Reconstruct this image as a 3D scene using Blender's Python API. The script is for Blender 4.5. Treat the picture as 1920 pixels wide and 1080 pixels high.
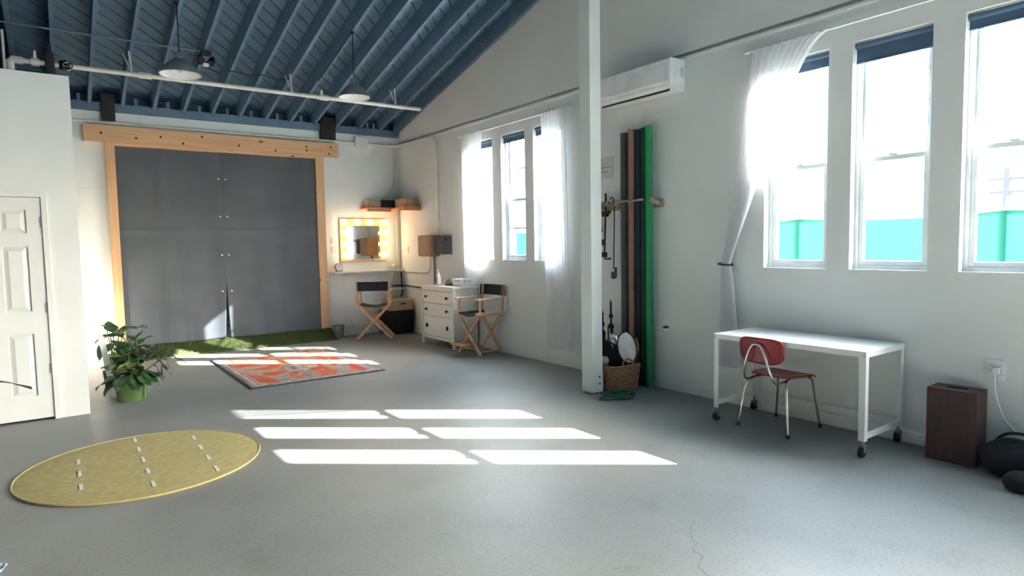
import bpy, bmesh, math, random
from mathutils import Vector, Matrix
random.seed(7)
PI = math.pi
for o in list(bpy.data.objects): bpy.data.objects.remove(o)
S = bpy.context.scene
COL = S.collection

# ------------------------------------------------------------------ camera
F_PX, YAW, PIT, ROL, CAM_H = 1183.77, 0.62401623, 0.06951133, -0.01762991, 1.55
fwd = Vector((math.sin(YAW)*math.cos(PIT), math.cos(YAW)*math.cos(PIT), -math.sin(PIT)))
rgt0 = Vector((math.cos(YAW), -math.sin(YAW), 0)); up0 = rgt0.cross(fwd)
rgt = rgt0*math.cos(ROL) + up0*math.sin(ROL); upv = up0*math.cos(ROL) - rgt0*math.sin(ROL)
cam = bpy.data.cameras.new('camera'); cam.sensor_width = 36; cam.lens = F_PX/1920*36
camo = bpy.data.objects.new('camera', cam); COL.objects.link(camo)
mw = Matrix((rgt, upv, -fwd)).transposed().to_4x4(); mw.translation = (0, 0, CAM_H)
camo.matrix_world = mw; cam.clip_start = .05; cam.clip_end = 500
S.camera = camo

# ------------------------------------------------------------------ light
SUN_DIR = Vector((-1.33, 1.09, -1.0)).normalized()
wd = bpy.data.worlds.new('world'); S.world = wd; wd.use_nodes = True
nt = wd.node_tree; nt.nodes.clear()
sky = nt.nodes.new('ShaderNodeTexSky'); sky.sky_type = 'NISHITA'; sky.sun_disc = False
sky.sun_elevation = math.asin(-SUN_DIR.z); sky.sun_rotation = math.atan2(-SUN_DIR.x, -SUN_DIR.y)
sky.air_density = 1.0; sky.dust_density = 3.0; sky.ozone_density = 1.0
bg = nt.nodes.new('ShaderNodeBackground'); bg.inputs[1].default_value = 0.8
mx = nt.nodes.new('ShaderNodeMixRGB'); mx.inputs[0].default_value = .4; mx.inputs[2].default_value = (4.6, 5.6, 6.6, 1)
wo = nt.nodes.new('ShaderNodeOutputWorld')
nt.links.new(sky.outputs[0], mx.inputs[1]); nt.links.new(mx.outputs[0], bg.inputs[0]); nt.links.new(bg.outputs[0], wo.inputs[0])
sun = bpy.data.lights.new('sun', 'SUN'); sun.energy = 15.0; sun.angle = math.radians(.6); sun.color = (1.0, .98, .95)
suno = bpy.data.objects.new('sun', sun); COL.objects.link(suno)
suno.rotation_euler = SUN_DIR.to_track_quat('-Z', 'Y').to_euler(); suno.location = (14, -10, 12)
def portal(loc, rot, sx, sy):
    l = bpy.data.lights.new('window_daylight_portal', 'AREA'); l.shape = 'RECTANGLE'; l.size = sx; l.size_y = sy
    l.cycles.is_portal = True
    o = bpy.data.objects.new('window_daylight_portal', l); COL.objects.link(o); o.location = loc; o.rotation_euler = rot
S.view_settings.view_transform = 'Standard'; S.view_settings.look = 'None'
S.view_settings.gamma = 1; S.view_settings.use_curve_mapping = False
S.view_settings.exposure = 3.0

# ------------------------------------------------------------------ materials
def lin(c):
    return tuple(((v/255)/12.92 if v/255 <= .04045 else ((v/255+.055)/1.055)**2.4) for v in c) + (1,)
def mat(name, c, rough=.6, metal=0, c2=None, scale=6, detail=4, bump=0, bscale=60, stretch=(1,1,1), spec=.5, emit=None, estr=0, lo=.35, hi=.65):
    m = bpy.data.materials.new(name); m.use_nodes = True
    n = m.node_tree; b = n.nodes['Principled BSDF']
    b.inputs['Roughness'].default_value = rough; b.inputs['Metallic'].default_value = metal
    b.inputs['Specular IOR Level'].default_value = spec
    b.inputs['Base Color'].default_value = lin(c)
    tc = n.nodes.new('ShaderNodeTexCoord'); mp = n.nodes.new('ShaderNodeMapping')
    mp.inputs['Scale'].default_value = stretch; n.links.new(tc.outputs['Object'], mp.inputs[0])
    if c2 is None: c2 = tuple(max(0, v*.93) for v in c)
    t = n.nodes.new('ShaderNodeTexNoise'); t.inputs['Scale'].default_value = scale; t.inputs['Detail'].default_value = detail
    n.links.new(mp.outputs[0], t.inputs[0])
    r = n.nodes.new('ShaderNodeValToRGB'); r.color_ramp.elements[0].position = lo; r.color_ramp.elements[1].position = hi
    r.color_ramp.elements[0].color = lin(c2); r.color_ramp.elements[1].color = lin(c)
    n.links.new(t.outputs[0], r.inputs[0]); n.links.new(r.outputs[0], b.inputs['Base Color'])
    if bump:
        t2 = n.nodes.new('ShaderNodeTexNoise'); t2.inputs['Scale'].default_value = bscale; t2.inputs['Detail'].default_value = 3
        n.links.new(mp.outputs[0], t2.inputs[0])
        bp = n.nodes.new('ShaderNodeBump'); bp.inputs['Strength'].default_value = bump; bp.inputs['Distance'].default_value = .01
        n.links.new(t2.outputs[0], bp.inputs['Height']); n.links.new(bp.outputs[0], b.inputs['Normal'])
    if emit: b.inputs['Emission Color'].default_value = lin(emit); b.inputs['Emission Strength'].default_value = estr
    return m
def wood(name, c, c2, axis=2, knots=True, rough=.5):
    m = mat(name, c, rough, c2=c2, scale=5, stretch=tuple(.25 if i == axis else 6 for i in range(3)), lo=.3, hi=.7, bump=.05, bscale=20)
    if knots:
        n = m.node_tree; b = n.nodes['Principled BSDF']; src = b.inputs['Base Color'].links[0].from_socket
        tc = n.nodes['Texture Coordinate']; mp = n.nodes.new('ShaderNodeMapping')
        mp.inputs['Scale'].default_value = tuple(2.4 if i == axis else 5.5 for i in range(3)); n.links.new(tc.outputs['Object'], mp.inputs[0])
        v = n.nodes.new('ShaderNodeTexVoronoi'); v.inputs['Scale'].default_value = 1.0; n.links.new(mp.outputs[0], v.inputs[0])
        r = n.nodes.new('ShaderNodeValToRGB'); r.color_ramp.elements[0].position = .06; r.color_ramp.elements[1].position = .11
        r.color_ramp.elements[0].color = (0, 0, 0, 1); r.color_ramp.elements[1].color = (1, 1, 1, 1)
        n.links.new(v.outputs['Distance'], r.inputs[0])
        mm = n.nodes.new('ShaderNodeMixRGB'); mm.inputs[1].default_value = lin((95, 55, 30))
        n.links.new(r.outputs[0], mm.inputs[0]); n.links.new(src, mm.inputs[2]); n.links.new(mm.outputs[0], b.inputs['Base Color'])
    return m
MT = {}
MT['wall'] = mat('white_painted_plaster', (222, 226, 223), .75, c2=(215, 219, 216), scale=1.3, bump=.06, bscale=45)
MT['white'] = mat('white_gloss_paint', (228, 229, 226), .4, c2=(220, 221, 218), scale=3)
MT['doorw'] = mat('white_door_paint', (226, 229, 226), .45, c2=(221, 224, 221), scale=3)
MT['blue'] = mat('blue_grey_roof_paint', (92, 122, 145), .6, c2=(82, 110, 132), scale=4, bump=.08, bscale=30)
MT['deckback'] = mat('dark_joint_shadow_board', (40, 50, 58), .8)
MT['black'] = mat('matt_black_paint', (26, 28, 30), .6, c2=(20, 22, 24))
MT['blackfab'] = mat('black_canvas', (24, 28, 37), .9, c2=(18, 22, 30), scale=80, bump=.15, bscale=400)
MT['greyfab'] = mat('grey_canvas', (88, 93, 99), .9, c2=(81, 86, 92), scale=2, bump=.12, bscale=300)
MT['timber'] = wood('knotty_pine_beam', (212, 172, 130), (196, 152, 108), axis=0)
MT['timberv'] = wood('knotty_pine_post', (212, 172, 130), (196, 152, 108), axis=2)
MT['woodlt'] = wood('pale_beech', (205, 165, 128), (184, 140, 104), axis=2, knots=False)
MT['woodor'] = wood('orange_pine_shelf', (206, 138, 90), (190, 120, 76), axis=0, knots=False)
MT['woodbx'] = wood('tan_timber_box', (178, 146, 112), (160, 128, 98), axis=2, knots=False, rough=.7)
MT['woodgr'] = wood('weathered_pale_wood', (176, 164, 144), (150, 138, 118), axis=1, knots=False, rough=.7)
MT['metal'] = mat('galvanised_metal', (140, 142, 142), .45, .55, c2=(120, 122, 122), scale=12)
MT['alu'] = mat('spun_aluminium', (176, 180, 176), .34, .75, c2=(158, 162, 158), scale=5)
MT['chrome'] = mat('polished_chrome', (205, 205, 202), .15, 1, c2=(195, 195, 192))
MT['pipe'] = mat('white_painted_pipe', (224, 224, 214), .4, c2=(212, 212, 202), scale=8)
MT['cond'] = mat('painted_wall_conduit', (206, 205, 198), .5)
MT['plastic'] = mat('white_plastic', (236, 238, 238), .35)
MT['plasticgrey'] = mat('grey_plastic_vent', (60, 62, 64), .6)
MT['iron'] = mat('dark_bronze_knob', (48, 44, 40), .4, .7)
MT['dress'] = mat('white_stained_wood', (232, 231, 224), .5, c2=(224, 222, 214), scale=6, stretch=(1, 8, 8))
MT['red'] = mat('red_moulded_plywood', (150, 42, 46), .35, c2=(132, 34, 40), scale=4)
MT['redbox'] = mat('dark_red_painted_plywood', (74, 52, 50), .6, c2=(64, 44, 43), scale=9, stretch=(3, 3, .6))
MT['rubber'] = mat('black_rubber', (28, 28, 30), .7)
MT['roll_g'] = mat('charcoal_paper_roll', (84, 88, 90), .8)
MT['roll_b'] = mat('brown_paper_roll', (150, 112, 92), .8)
MT['roll_n'] = mat('navy_black_paper_roll', (44, 54, 70), .8)
MT['roll_g1'] = mat('dark_green_backdrop_roll', (18, 78, 56), .8)
MT['roll_g2'] = mat('bright_green_backdrop_roll', (44, 146, 92), .8, c2=(38, 132, 82), scale=3)
MT['pot'] = mat('lime_green_glazed_pot', (98, 124, 70), .25, c2=(90, 114, 62), scale=3)
MT['potblue'] = mat('navy_pot', (36, 46, 66), .5)
MT['soil'] = mat('dark_soil', (56, 44, 34), .95, c2=(40, 30, 24), scale=40)
MT['stem'] = mat('green_brown_stem', (94, 96, 62), .7)
MT['leaf1'] = mat('dark_green_leaf', (62, 92, 52), .35, c2=(46, 74, 42), scale=14)
MT['leaf2'] = mat('variegated_light_leaf', (132, 150, 86), .35, c2=(74, 104, 56), scale=18, lo=.42, hi=.6)
MT['leaf3'] = mat('deep_green_purple_leaf', (50, 66, 44), .35, c2=(58, 44, 46), scale=8)
MT['turf'] = mat('artificial_grass', (74, 88, 44), .95, c2=(56, 70, 32), scale=60, bump=.5, bscale=260)
MT['basket'] = mat('seagrass_weave', (162, 128, 98), .85, c2=(118, 88, 64), scale=26, stretch=(1, 1, 2.5), bump=.3, bscale=90)
MT['silver'] = mat('silver_reflector_foil', (210, 212, 214), .25, 1, bump=.4, bscale=22)
MT['gold'] = mat('gold_reflector_foil', (190, 160, 96), .3, 1, bump=.4, bscale=22)
MT['whitefab'] = mat('white_reflector_cloth', (222, 222, 220), .8)
MT['cableg'] = mat('green_rubber_cable', (34, 92, 74), .6)
MT['teal'] = mat('teal_painted_rod', (36, 74, 74), .5)
MT['bluepl'] = mat('blue_plastic_tip', (44, 72, 96), .5)
MT['redpl'] = mat('red_plastic_clamp', (170, 44, 44), .5)
MT['yellowrim'] = mat('pale_yellow_rug_binding', (178, 164, 110), .9)
MT['paper'] = mat('white_paper', (206, 207, 202), .8)
MT['ink'] = mat('grey_ink_line', (120, 124, 124), .8)
MT['kraft'] = mat('kraft_cardboard', (188, 164, 132), .85)
MT['conc_out'] = mat('outside_concrete_yard', (150, 146, 138), .9, c2=(132, 128, 120), scale=2)
MT['bark'] = mat('utility_pole_timber', (58, 56, 56), .9)
MT['rooftile'] = mat('distant_roof_sheet', (186, 150, 146), .8)
MT['winframe'] = mat('white_vinyl_window', (222, 228, 230), .35)
MT['shade'] = mat('dark_blue_roller_shade', (70, 96, 122), .8)
MT['bulb'] = mat('warm_lit_bulb', (255, 240, 215), .3, emit=(255, 224, 178), estr=2.4)
MT['mirror'] = mat('mirror_glass', (225, 228, 226), .02, 1)
MT['mframe'] = wood('gold_pine_mirror_frame', (214, 170, 118), (196, 148, 98), axis=0, knots=False)
MT['darkbrick'] = mat('dark_grey_wall_paint', (140, 143, 146), .8)
MT['satin'] = mat('satin_nickel_paint', (166, 164, 158), .4, .2)
MT['pale_blue'] = mat('pale_blue_plastic_scrap', (170, 198, 204), .3)

def shader_mix(name, col, transp, transl, tint=(1, 1, 1)):
    """sheer cloth: see-through weave + light passing + diffuse"""
    m = bpy.data.materials.new(name); m.use_nodes = True; n = m.node_tree; n.nodes.clear()
    o = n.nodes.new('ShaderNodeOutputMaterial')
    tp = n.nodes.new('ShaderNodeBsdfTransparent'); tl = n.nodes.new('ShaderNodeBsdfTranslucent'); df = n.nodes.new('ShaderNodeBsdfDiffuse')
    tl.inputs[0].default_value = lin(col); df.inputs[0].default_value = lin(col); tp.inputs[0].default_value = (*tint, 1)
    tc = n.nodes.new('ShaderNodeTexCoord'); nz = n.nodes.new('ShaderNodeTexNoise'); nz.inputs['Scale'].default_value = 5
    n.links.new(tc.outputs['Object'], nz.inputs[0])
    mr = n.nodes.new('ShaderNodeMapRange'); mr.inputs[3].default_value = transp*.8; mr.inputs[4].default_value = transp*1.2
    n.links.new(nz.outputs[0], mr.inputs[0])
    a = n.nodes.new('ShaderNodeMixShader'); a.inputs[0].default_value = transl
    n.links.new(df.outputs[0], a.inputs[1]); n.links.new(tl.outputs[0], a.inputs[2])
    b = n.nodes.new('ShaderNodeMixShader'); n.links.new(mr.outputs[0], b.inputs[0])
    n.links.new(a.outputs[0], b.inputs[1]); n.links.new(tp.outputs[0], b.inputs[2]); n.links.new(b.outputs[0], o.inputs[0])
    return m
MT['sheer'] = shader_mix('white_sheer_voile', (240, 240, 242), .27, .55)
MT['mesh'] = shader_mix('teal_privacy_mesh', (24, 64, 53), .004, .72, tint=(.5, .95, .9))
def glass_mat():
    m = bpy.data.materials.new('clear_window_glass'); m.use_nodes = True; n = m.node_tree; n.nodes.clear()
    o = n.nodes.new('ShaderNodeOutputMaterial'); tp = n.nodes.new('ShaderNodeBsdfTransparent'); gl = n.nodes.new('ShaderNodeBsdfGlossy')
    gl.inputs['Roughness'].default_value = .02; tp.inputs[0].default_value = (.96, .98, .98, 1)
    lw = n.nodes.new('ShaderNodeLayerWeight'); lw.inputs[0].default_value = .5
    pw_ = n.nodes.new('ShaderNodeMath'); pw_.operation = 'POWER'; pw_.inputs[1].default_value = 5; n.links.new(lw.outputs['Facing'], pw_.inputs[0])
    fr = n.nodes.new('ShaderNodeMath'); fr.operation = 'MULTIPLY_ADD'; fr.inputs[1].default_value = .8; fr.inputs[2].default_value = .04
    n.links.new(pw_.outputs[0], fr.inputs[0])
    a = n.nodes.new('ShaderNodeMixShader'); n.links.new(fr.outputs[0], a.inputs[0]); n.links.new(tp.outputs[0], a.inputs[1]); n.links.new(gl.outputs[0], a.inputs[2])
    n.links.new(a.outputs[0], o.inputs[0]); return m
MT['glass'] = glass_mat()

def floor_mat():
    m = mat('polished_concrete', (138, 140, 136), .38, c2=(120, 122, 119), scale=.9, detail=8, lo=.3, hi=.7, spec=.45)
    n = m.node_tree; b = n.nodes['Principled BSDF']; base = b.inputs['Base Color'].links[0].from_socket
    tc = n.nodes['Texture Coordinate']
    # fine aggregate speckle and scattered scuffs
    sp = n.nodes.new('ShaderNodeTexNoise'); sp.inputs['Scale'].default_value = 55; sp.inputs['Detail'].default_value = 6
    n.links.new(tc.outputs['Object'], sp.inputs[0])
    r1 = n.nodes.new('ShaderNodeValToRGB'); r1.color_ramp.elements[0].position = .28; r1.color_ramp.elements[1].position = .5
    r1.color_ramp.elements[0].color = (.78, .78, .76, 1); r1.color_ramp.elements[1].color = (1, 1, 1, 1)
    n.links.new(sp.outputs[0], r1.inputs[0])
    mu = n.nodes.new('ShaderNodeMixRGB'); mu.blend_type = 'MULTIPLY'; mu.inputs[0].default_value = 1
    n.links.new(base, mu.inputs[1]); n.links.new(r1.outputs[0], mu.inputs[2])
    st = n.nodes.new('ShaderNodeTexNoise'); st.inputs['Scale'].default_value = 2.3; st.inputs['Detail'].default_value = 9; st.inputs['Roughness'].default_value = .7
    n.links.new(tc.outputs['Object'], st.inputs[0])
    r2 = n.nodes.new('ShaderNodeValToRGB'); r2.color_ramp.elements[0].position = .33; r2.color_ramp.elements[1].position = .45
    r2.color_ramp.elements[0].color = (.86, .85, .83, 1); r2.color_ramp.elements[1].color = (1, 1, 1, 1)
    n.links.new(st.outputs[0], r2.inputs[0])
    mu2 = n.nodes.new('ShaderNodeMixRGB'); mu2.blend_type = 'MULTIPLY'; mu2.inputs[0].default_value = 1
    n.links.new(mu.outputs[0], mu2.inputs[1]); n.links.new(r2.outputs[0], mu2.inputs[2])
    # one hairline crack: |x - f(y)| < w between y=1.2 and y=2.16
    sx = n.nodes.new('ShaderNodeSeparateXYZ'); n.links.new(tc.outputs['Object'], sx.inputs[0])
    nz = n.nodes.new('ShaderNodeTexNoise'); nz.noise_dimensions = '1D'; nz.inputs['Scale'].default_value = 9; n.links.new(sx.outputs[1], nz.inputs['W'])
    def M2(op, a, b_=None):
        k = n.nodes.new('ShaderNodeMath'); k.operation = op
        for i, v in enumerate((a, b_)):
            if v is None: continue
            if isinstance(v, (int, float)): k.inputs[i].default_value = v
            else: n.links.new(v, k.inputs[i])
        return k.outputs[0]
    fx = M2('ADD', M2('MULTIPLY', M2('SUBTRACT', sx.outputs[1], 1.77), .88), 2.36)
    fx = M2('ADD', fx, M2('MULTIPLY', M2('SUBTRACT', nz.outputs[0], .5), .16))
    d = M2('ABSOLUTE', M2('SUBTRACT', sx.outputs[0], fx))
    cr = M2('MULTIPLY', M2('LESS_THAN', d, .0045), M2('MULTIPLY', M2('GREATER_THAN', sx.outputs[1], 1.0), M2('LESS_THAN', sx.outputs[1], 2.16)))
    mx2 = n.nodes.new('ShaderNodeMixRGB'); mx2.inputs[2].default_value = lin((96, 95, 91))
    n.links.new(M2('MULTIPLY', cr, .7), mx2.inputs[0]); n.links.new(mu2.outputs[0], mx2.inputs[1]); n.links.new(mx2.outputs[0], b.inputs['Base Color'])
    rr = n.nodes.new('ShaderNodeMapRange'); rr.inputs[3].default_value = .40; rr.inputs[4].default_value = .58
    n.links.new(st.outputs[0], rr.inputs[0]); n.links.new(rr.outputs[0], b.inputs['Roughness'])
    return m
MT['floor'] = floor_mat()

# ------------------------------------------------------------------ mesh helpers
def NB(): return bmesh.new()
def box(bm, x0, y0, z0, x1, y1, z1, bev=0):
    r = bmesh.ops.create_cube(bm, size=1)
    for v in r['verts']:
        v.co = Vector(((x0+x1)/2+v.co.x*(x1-x0), (y0+y1)/2+v.co.y*(y1-y0), (z0+z1)/2+v.co.z*(z1-z0)))
    if bev:
        es = list({e for v in r['verts'] for e in v.link_edges})
        bmesh.ops.bevel(bm, geom=es, offset=bev, segments=2, affect='EDGES', profile=.7)
    return bm
def obox(bm, p, q, w, h, up=(0, 0, 1), bev=0):
    """bar from p to q with section w (side) x h (up)"""
    p, q = Vector(p), Vector(q); d = q-p; L = d.length; d.normalize(); u = Vector(up)
    s = d.cross(u)
    if s.length < 1e-4: s = d.cross(Vector((1, 0, 0)))
    s.normalize(); u = s.cross(d)
    r = bmesh.ops.create_cube(bm, size=1); c = (p+q)/2
    for v in r['verts']: v.co = c + d*v.co.x*L + s*v.co.y*w + u*v.co.z*h
    if bev:
        es = list({e for v in r['verts'] for e in v.link_edges})
        bmesh.ops.bevel(bm, geom=es, offset=bev, segments=1, affect='EDGES')
    return bm
def tube(bm, pts, r, n=10, closed=False, cap=True):
    pts = [Vector(p) for p in pts]; N = len(pts); rs = r if isinstance(r, (list, tuple)) else [r]*N
    rings = []; prev = None
    for i, p in enumerate(pts):
        a = pts[(i-1) % N] if (closed or i) else p; b = pts[(i+1) % N] if (closed or i < N-1) else p
        t = (b-a).normalized()
        if prev is None:
            u = t.cross(Vector((0, 0, 1)));
            if u.length < 1e-3: u = t.cross(Vector((1, 0, 0)))
        else:
            u = prev - t*prev.dot(t)
            if u.length < 1e-4: u = t.cross(Vector((0, 0, 1)))
        u.normalize(); prev = u; w = t.cross(u)
        rings.append([bm.verts.new(p+(u*math.cos(2*PI*k/n)+w*math.sin(2*PI*k/n))*rs[i]) for k in range(n)])
    for i in range(N if closed else N-1):
        A, B = rings[i], rings[(i+1) % N]
        for k in range(n): bm.faces.new((A[k], A[(k+1) % n], B[(k+1) % n], B[k]))
    if cap and not closed:
        bm.faces.new(list(reversed(rings[0]))); bm.faces.new(rings[-1])
    return bm
def lathe(bm, prof, n=28, c=(0, 0, 0), squash=(1, 1)):
    rings = []
    for r, z in prof:
        if r < 1e-5: rings.append([bm.verts.new((c[0], c[1], c[2]+z))])
        else: rings.append([bm.verts.new((c[0]+r*squash[0]*math.cos(2*PI*k/n), c[1]+r*squash[1]*math.sin(2*PI*k/n), c[2]+z)) for k in range(n)])
    for A, B in zip(rings, rings[1:]):
        for k in range(n):
            k2 = (k+1) % n
            if len(A) == 1 and len(B) == 1: continue
            if len(A) == 1: bm.faces.new((A[0], B[k2], B[k]))
            elif len(B) == 1: bm.faces.new((A[k], A[k2], B[0]))
            else: bm.faces.new((A[k], A[k2], B[k2], B[k]))
    return bm
def prism(bm, poly, lo, hi, axis=0):
    def P(a, b, t): return (t, a, b) if axis == 0 else ((a, t, b) if axis == 1 else (a, b, t))
    A = [bm.verts.new(P(a, b, lo)) for a, b in poly]; B = [bm.verts.new(P(a, b, hi)) for a, b in poly]
    n = len(poly); bm.faces.new(A); bm.faces.new(list(reversed(B)))
    for i in range(n): bm.faces.new((A[i], B[i], B[(i+1) % n], A[(i+1) % n]))
    bmesh.ops.recalc_face_normals(bm, faces=bm.faces); return bm
def sheet(bm, fn, nu, nv):
    g = [[bm.verts.new(fn(i/nu, j/nv)) for j in range(nv+1)] for i in range(nu+1)]
    for i in range(nu):
        for j in range(nv): bm.faces.new((g[i][j], g[i+1][j], g[i+1][j+1], g[i][j+1]))
    return bm
def mk(name, bm, m, parent=None, smooth=False, solid=0):
    bmesh.ops.recalc_face_normals(bm, faces=bm.faces)
    me = bpy.data.meshes.new(name); bm.to_mesh(me); bm.free()
    if smooth:
        for p in me.polygons: p.use_smooth = True
        try: me.set_sharp_from_angle(angle=math.radians(40))
        except Exception: pass
    me.materials.append(MT[m] if isinstance(m, str) else m)
    o = bpy.data.objects.new(name, me); COL.objects.link(o)
    if parent is not None: o.parent = parent
    if solid:
        md = o.modifiers.new('thickness', 'SOLIDIFY'); md.thickness = solid; md.offset = 0
    return o
def tag(o, label, cat, group=None, kind=None):
    o['label'] = label; o['category'] = cat
    if group: o['group'] = group
    if kind: o['kind'] = kind
    return o
def thing(name, label, cat, loc=(0, 0, 0), rz=0, group=None, kind=None):
    o = bpy.data.objects.new(name, None); COL.objects.link(o); o.location = loc; o.rotation_euler = (0, 0, rz)
    o.empty_display_size = .1
    return tag(o, label, cat, group, kind)
def inst(src, parent, loc=(0, 0, 0), rot=(0, 0, 0), sc=(1, 1, 1)):
    o = src.copy(); COL.objects.link(o); o.parent = parent; o.location = loc; o.rotation_euler = rot; o.scale = sc; return o
def st(name, bm, m, label, cat='structure', **k):
    return tag(mk(name, bm, m, **k), label, cat, kind='structure')

# ------------------------------------------------------------------ the room
XR, YB, XL, YF = 5.16, 10.65, -5.6, -4.6          # right wall face, back wall face, left wall, wall behind the camera
RZ0, RY0, SL = 3.62, 10.45, .25                   # rafter underside: z = RZ0 + SL*(RY0 - y)
RD = .235                                         # rafter depth
YR = 3.0                                          # ridge
def rz(y): return RZ0+SL*(RY0-y) if y >= YR else RZ0+SL*(RY0-YR)-SL*(YR-y)
floor = st('floor', box(NB(), XL-.3, YF-.3, -.2, XR+.02, YB+.02, 0), 'floor', 'grey polished concrete floor with mottled stains and a hairline crack', 'floor')
# right wall, lower part with window openings, upper gable part set slightly back above a ledge
WIN_R = [(2.72, 3.285), (1.97, 2.53), (1.215, 1.77)]; WIN_L = [(7.60, 8.17), (6.825, 7.375), (6.075, 6.635)]
ZL = 3.37
wr = NB(); T = .24
ys = []
for (a, b), (z0, z1) in [(w, (1.327, 3.078)) for w in WIN_L]+[(w, (1.30, 3.08)) for w in WIN_R]: ys.append((a, b, z0, z1))
ys.append((-4.4, -1.2, .001, 3.0))                    # unseen doorway behind the viewpoint, added to let in more daylight
ys.sort()
cur = YF-.3
for a, b, z0, z1 in ys:
    box(wr, XR, cur, 0, XR+T, a, ZL); box(wr, XR, a, 0, XR+T, b, z0); box(wr, XR, a, z1, XR+T, b, ZL); cur = b
box(wr, XR, cur, 0, XR+T, YB+.3, ZL)
box(wr, XR+.05, YF-.3, ZL-.001, XR+T, YB+.3, ZL+.05)
prism(wr, [(YF-.3, ZL+.04), (YB+.3, ZL+.04), (YB+.3, rz(YB+.3)+RD+.05), (YR, rz(YR)+RD+.05), (YF-.3, rz(YF-.3)+RD+.05)], XR+.012, XR+T, 0)
st('wall_right', wr, 'wall', 'white painted window wall with a ledge line above the windows', 'wall')
lg = NB(); box(lg, XR-.014, YF, ZL-.028, XR+.02, YB, ZL, .004)
st('trim_1', lg, 'white', 'thin white ledge strip running along the window wall above the curtain rods', 'trim')
# back wall with the curtained opening
wb = NB(); T2 = .3; OX0, OX1, OZ = .74, 3.64, 3.03
box(wb, XL-.3, YB, 0, OX0, YB+T2, 3.52); box(wb, OX1, YB, 0, XR+T, YB+T2, 3.52); box(wb, OX0, YB, OZ, OX1, YB+T2, 3.52)
st('wall_back', wb, 'wall', 'white back wall around the timber-framed curtained opening', 'wall')
dd = NB(); box(dd, OX0-.05, YB+T2+.06, -.05, OX1+.05, YB+T2+.1, OZ+.2)
for k in range(10): box(dd, OX0-.05, YB+T2-.02, .02+k*.31, OX1+.05, YB+T2+.06, .02+k*.31+.3, .01)
st('door_2', dd, 'black', 'dark closed panel door behind the slit between the grey curtains', 'door')
wj = NB()
for x in (.70,): box(wj, x-.44, YB-.004, 2.43, x-.03, YB+.001, 2.437)
box(wj, 1.085, YB-.004, 3.37, 1.092, YB+.001, 3.52)
mk('panel_seam', wj, 'cond', bpy.data.objects['wall_back'])
# left wall and wall behind the camera
wl = NB(); box(wl, XL-.3, YF-.3, 0, XL, YB+.3, 6)
st('wall_left', wl, 'darkbrick', 'dark grey painted wall at the far left side out of frame', 'wall')
wf = NB()
box(wf, XL-.3, YF-.3, 0, XR+T, YF, 6)
st('wall_front', wf, 'darkbrick', 'dark grey wall behind the viewpoint', 'wall')
for a, b in WIN_L+WIN_R: portal((XR+T+.02, (a+b)/2, 2.19), (0, PI/2, 0), 1.8, b-a)
portal((XR+T+.02, -2.8, 1.5), (0, PI/2, 0), 3.0, 3.2)  # portal for the added doorway
# baseboards
bb = NB(); box(bb, XR-.02, YF, 0, XR+.01, YB, .085, .004)
st('baseboard_right', bb, 'white', 'low white baseboard along the window wall', 'baseboard')

# roof
cl = NB()
prism(cl, [(YB+.3, rz(YB+.3)+RD+.05), (YR, rz(YR)+RD+.05), (YF-.3, rz(YF-.3)+RD+.05), (YF-.3, rz(YF-.3)+RD+.25), (YR, rz(YR)+RD+.25), (YB+.3, rz(YB+.3)+RD+.25)], XL-.3, XR+T, 0)
ceil = st('ceiling', cl, 'deckback', 'blue-grey painted sloping plank roof on close-set rafters', 'ceiling')
cosA = math.cos(math.atan(SL)); pw = .212        # diagonal sheathing: boards at 45 degrees, .212 m apart along y
def clip(poly, f):
    out = []
    for i in range(len(poly)):
        a, b = poly[i], poly[(i+1) % len(poly)]; fa, fb = f(a), f(b)
        if fa >= 0: out.append(a)
        if (fa >= 0) != (fb >= 0): t = fa/(fa-fb); out.append((a[0]+(b[0]-a[0])*t, a[1]+(b[1]-a[1])*t))
    return out
c = YR-XR-pw
while c < YB+.25-XL:
    poly = [(XL, YR), (XR+.02, YR), (XR+.02, YB+.25), (XL, YB+.25)]; g = .011; lo_ = c+g; hi_ = c+pw-g
    poly = clip(poly, lambda p: (p[1]-p[0])-lo_)
    if len(poly) > 2: poly = clip(poly, lambda p: hi_-(p[1]-p[0]))
    c += pw
    if len(poly) < 3: continue
    q = NB(); dz = RD/cosA+random.uniform(-.002, .002)
    A = [q.verts.new((x, y, rz(y)+dz)) for x, y in poly]; B = [q.verts.new((x, y, rz(y)+dz+.03)) for x, y in poly]
    q.faces.new(A); q.faces.new(B)
    for k in range(len(poly)): q.faces.new((A[k], A[(k+1) % len(poly)], B[(k+1) % len(poly)], B[k]))
    mk('roof_plank', q, 'blue', ceil)
pl = NB(); prism(pl, [(YR+.1, rz(YR+.1)+RD+.02), (YF, rz(YF)+RD+.02), (YF, rz(YF)+RD+.06), (YR+.1, rz(YR+.1)+RD+.06)], XL, XR+.02, 0)
mk('roof_slope', pl, 'blue', ceil)
ra = NB(); zA, zB = rz(YB+.02), rz(YR)
prism(ra, [(YB+.21, rz(YB+.21)), (YR, zB), (YR, zB+RD/cosA+.02), (YB+.21, rz(YB+.21)+RD/cosA+.02)], -.021, .021, 0)
r0 = mk('rafter', ra, 'blue', ceil)
RX = [.49+.39*i for i in range(-15, 12)]+[5.125]
for i, x in enumerate(RX):
    o = r0 if i == 0 else inst(r0, ceil)
    o.location = (x, 0, 0)
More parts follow.
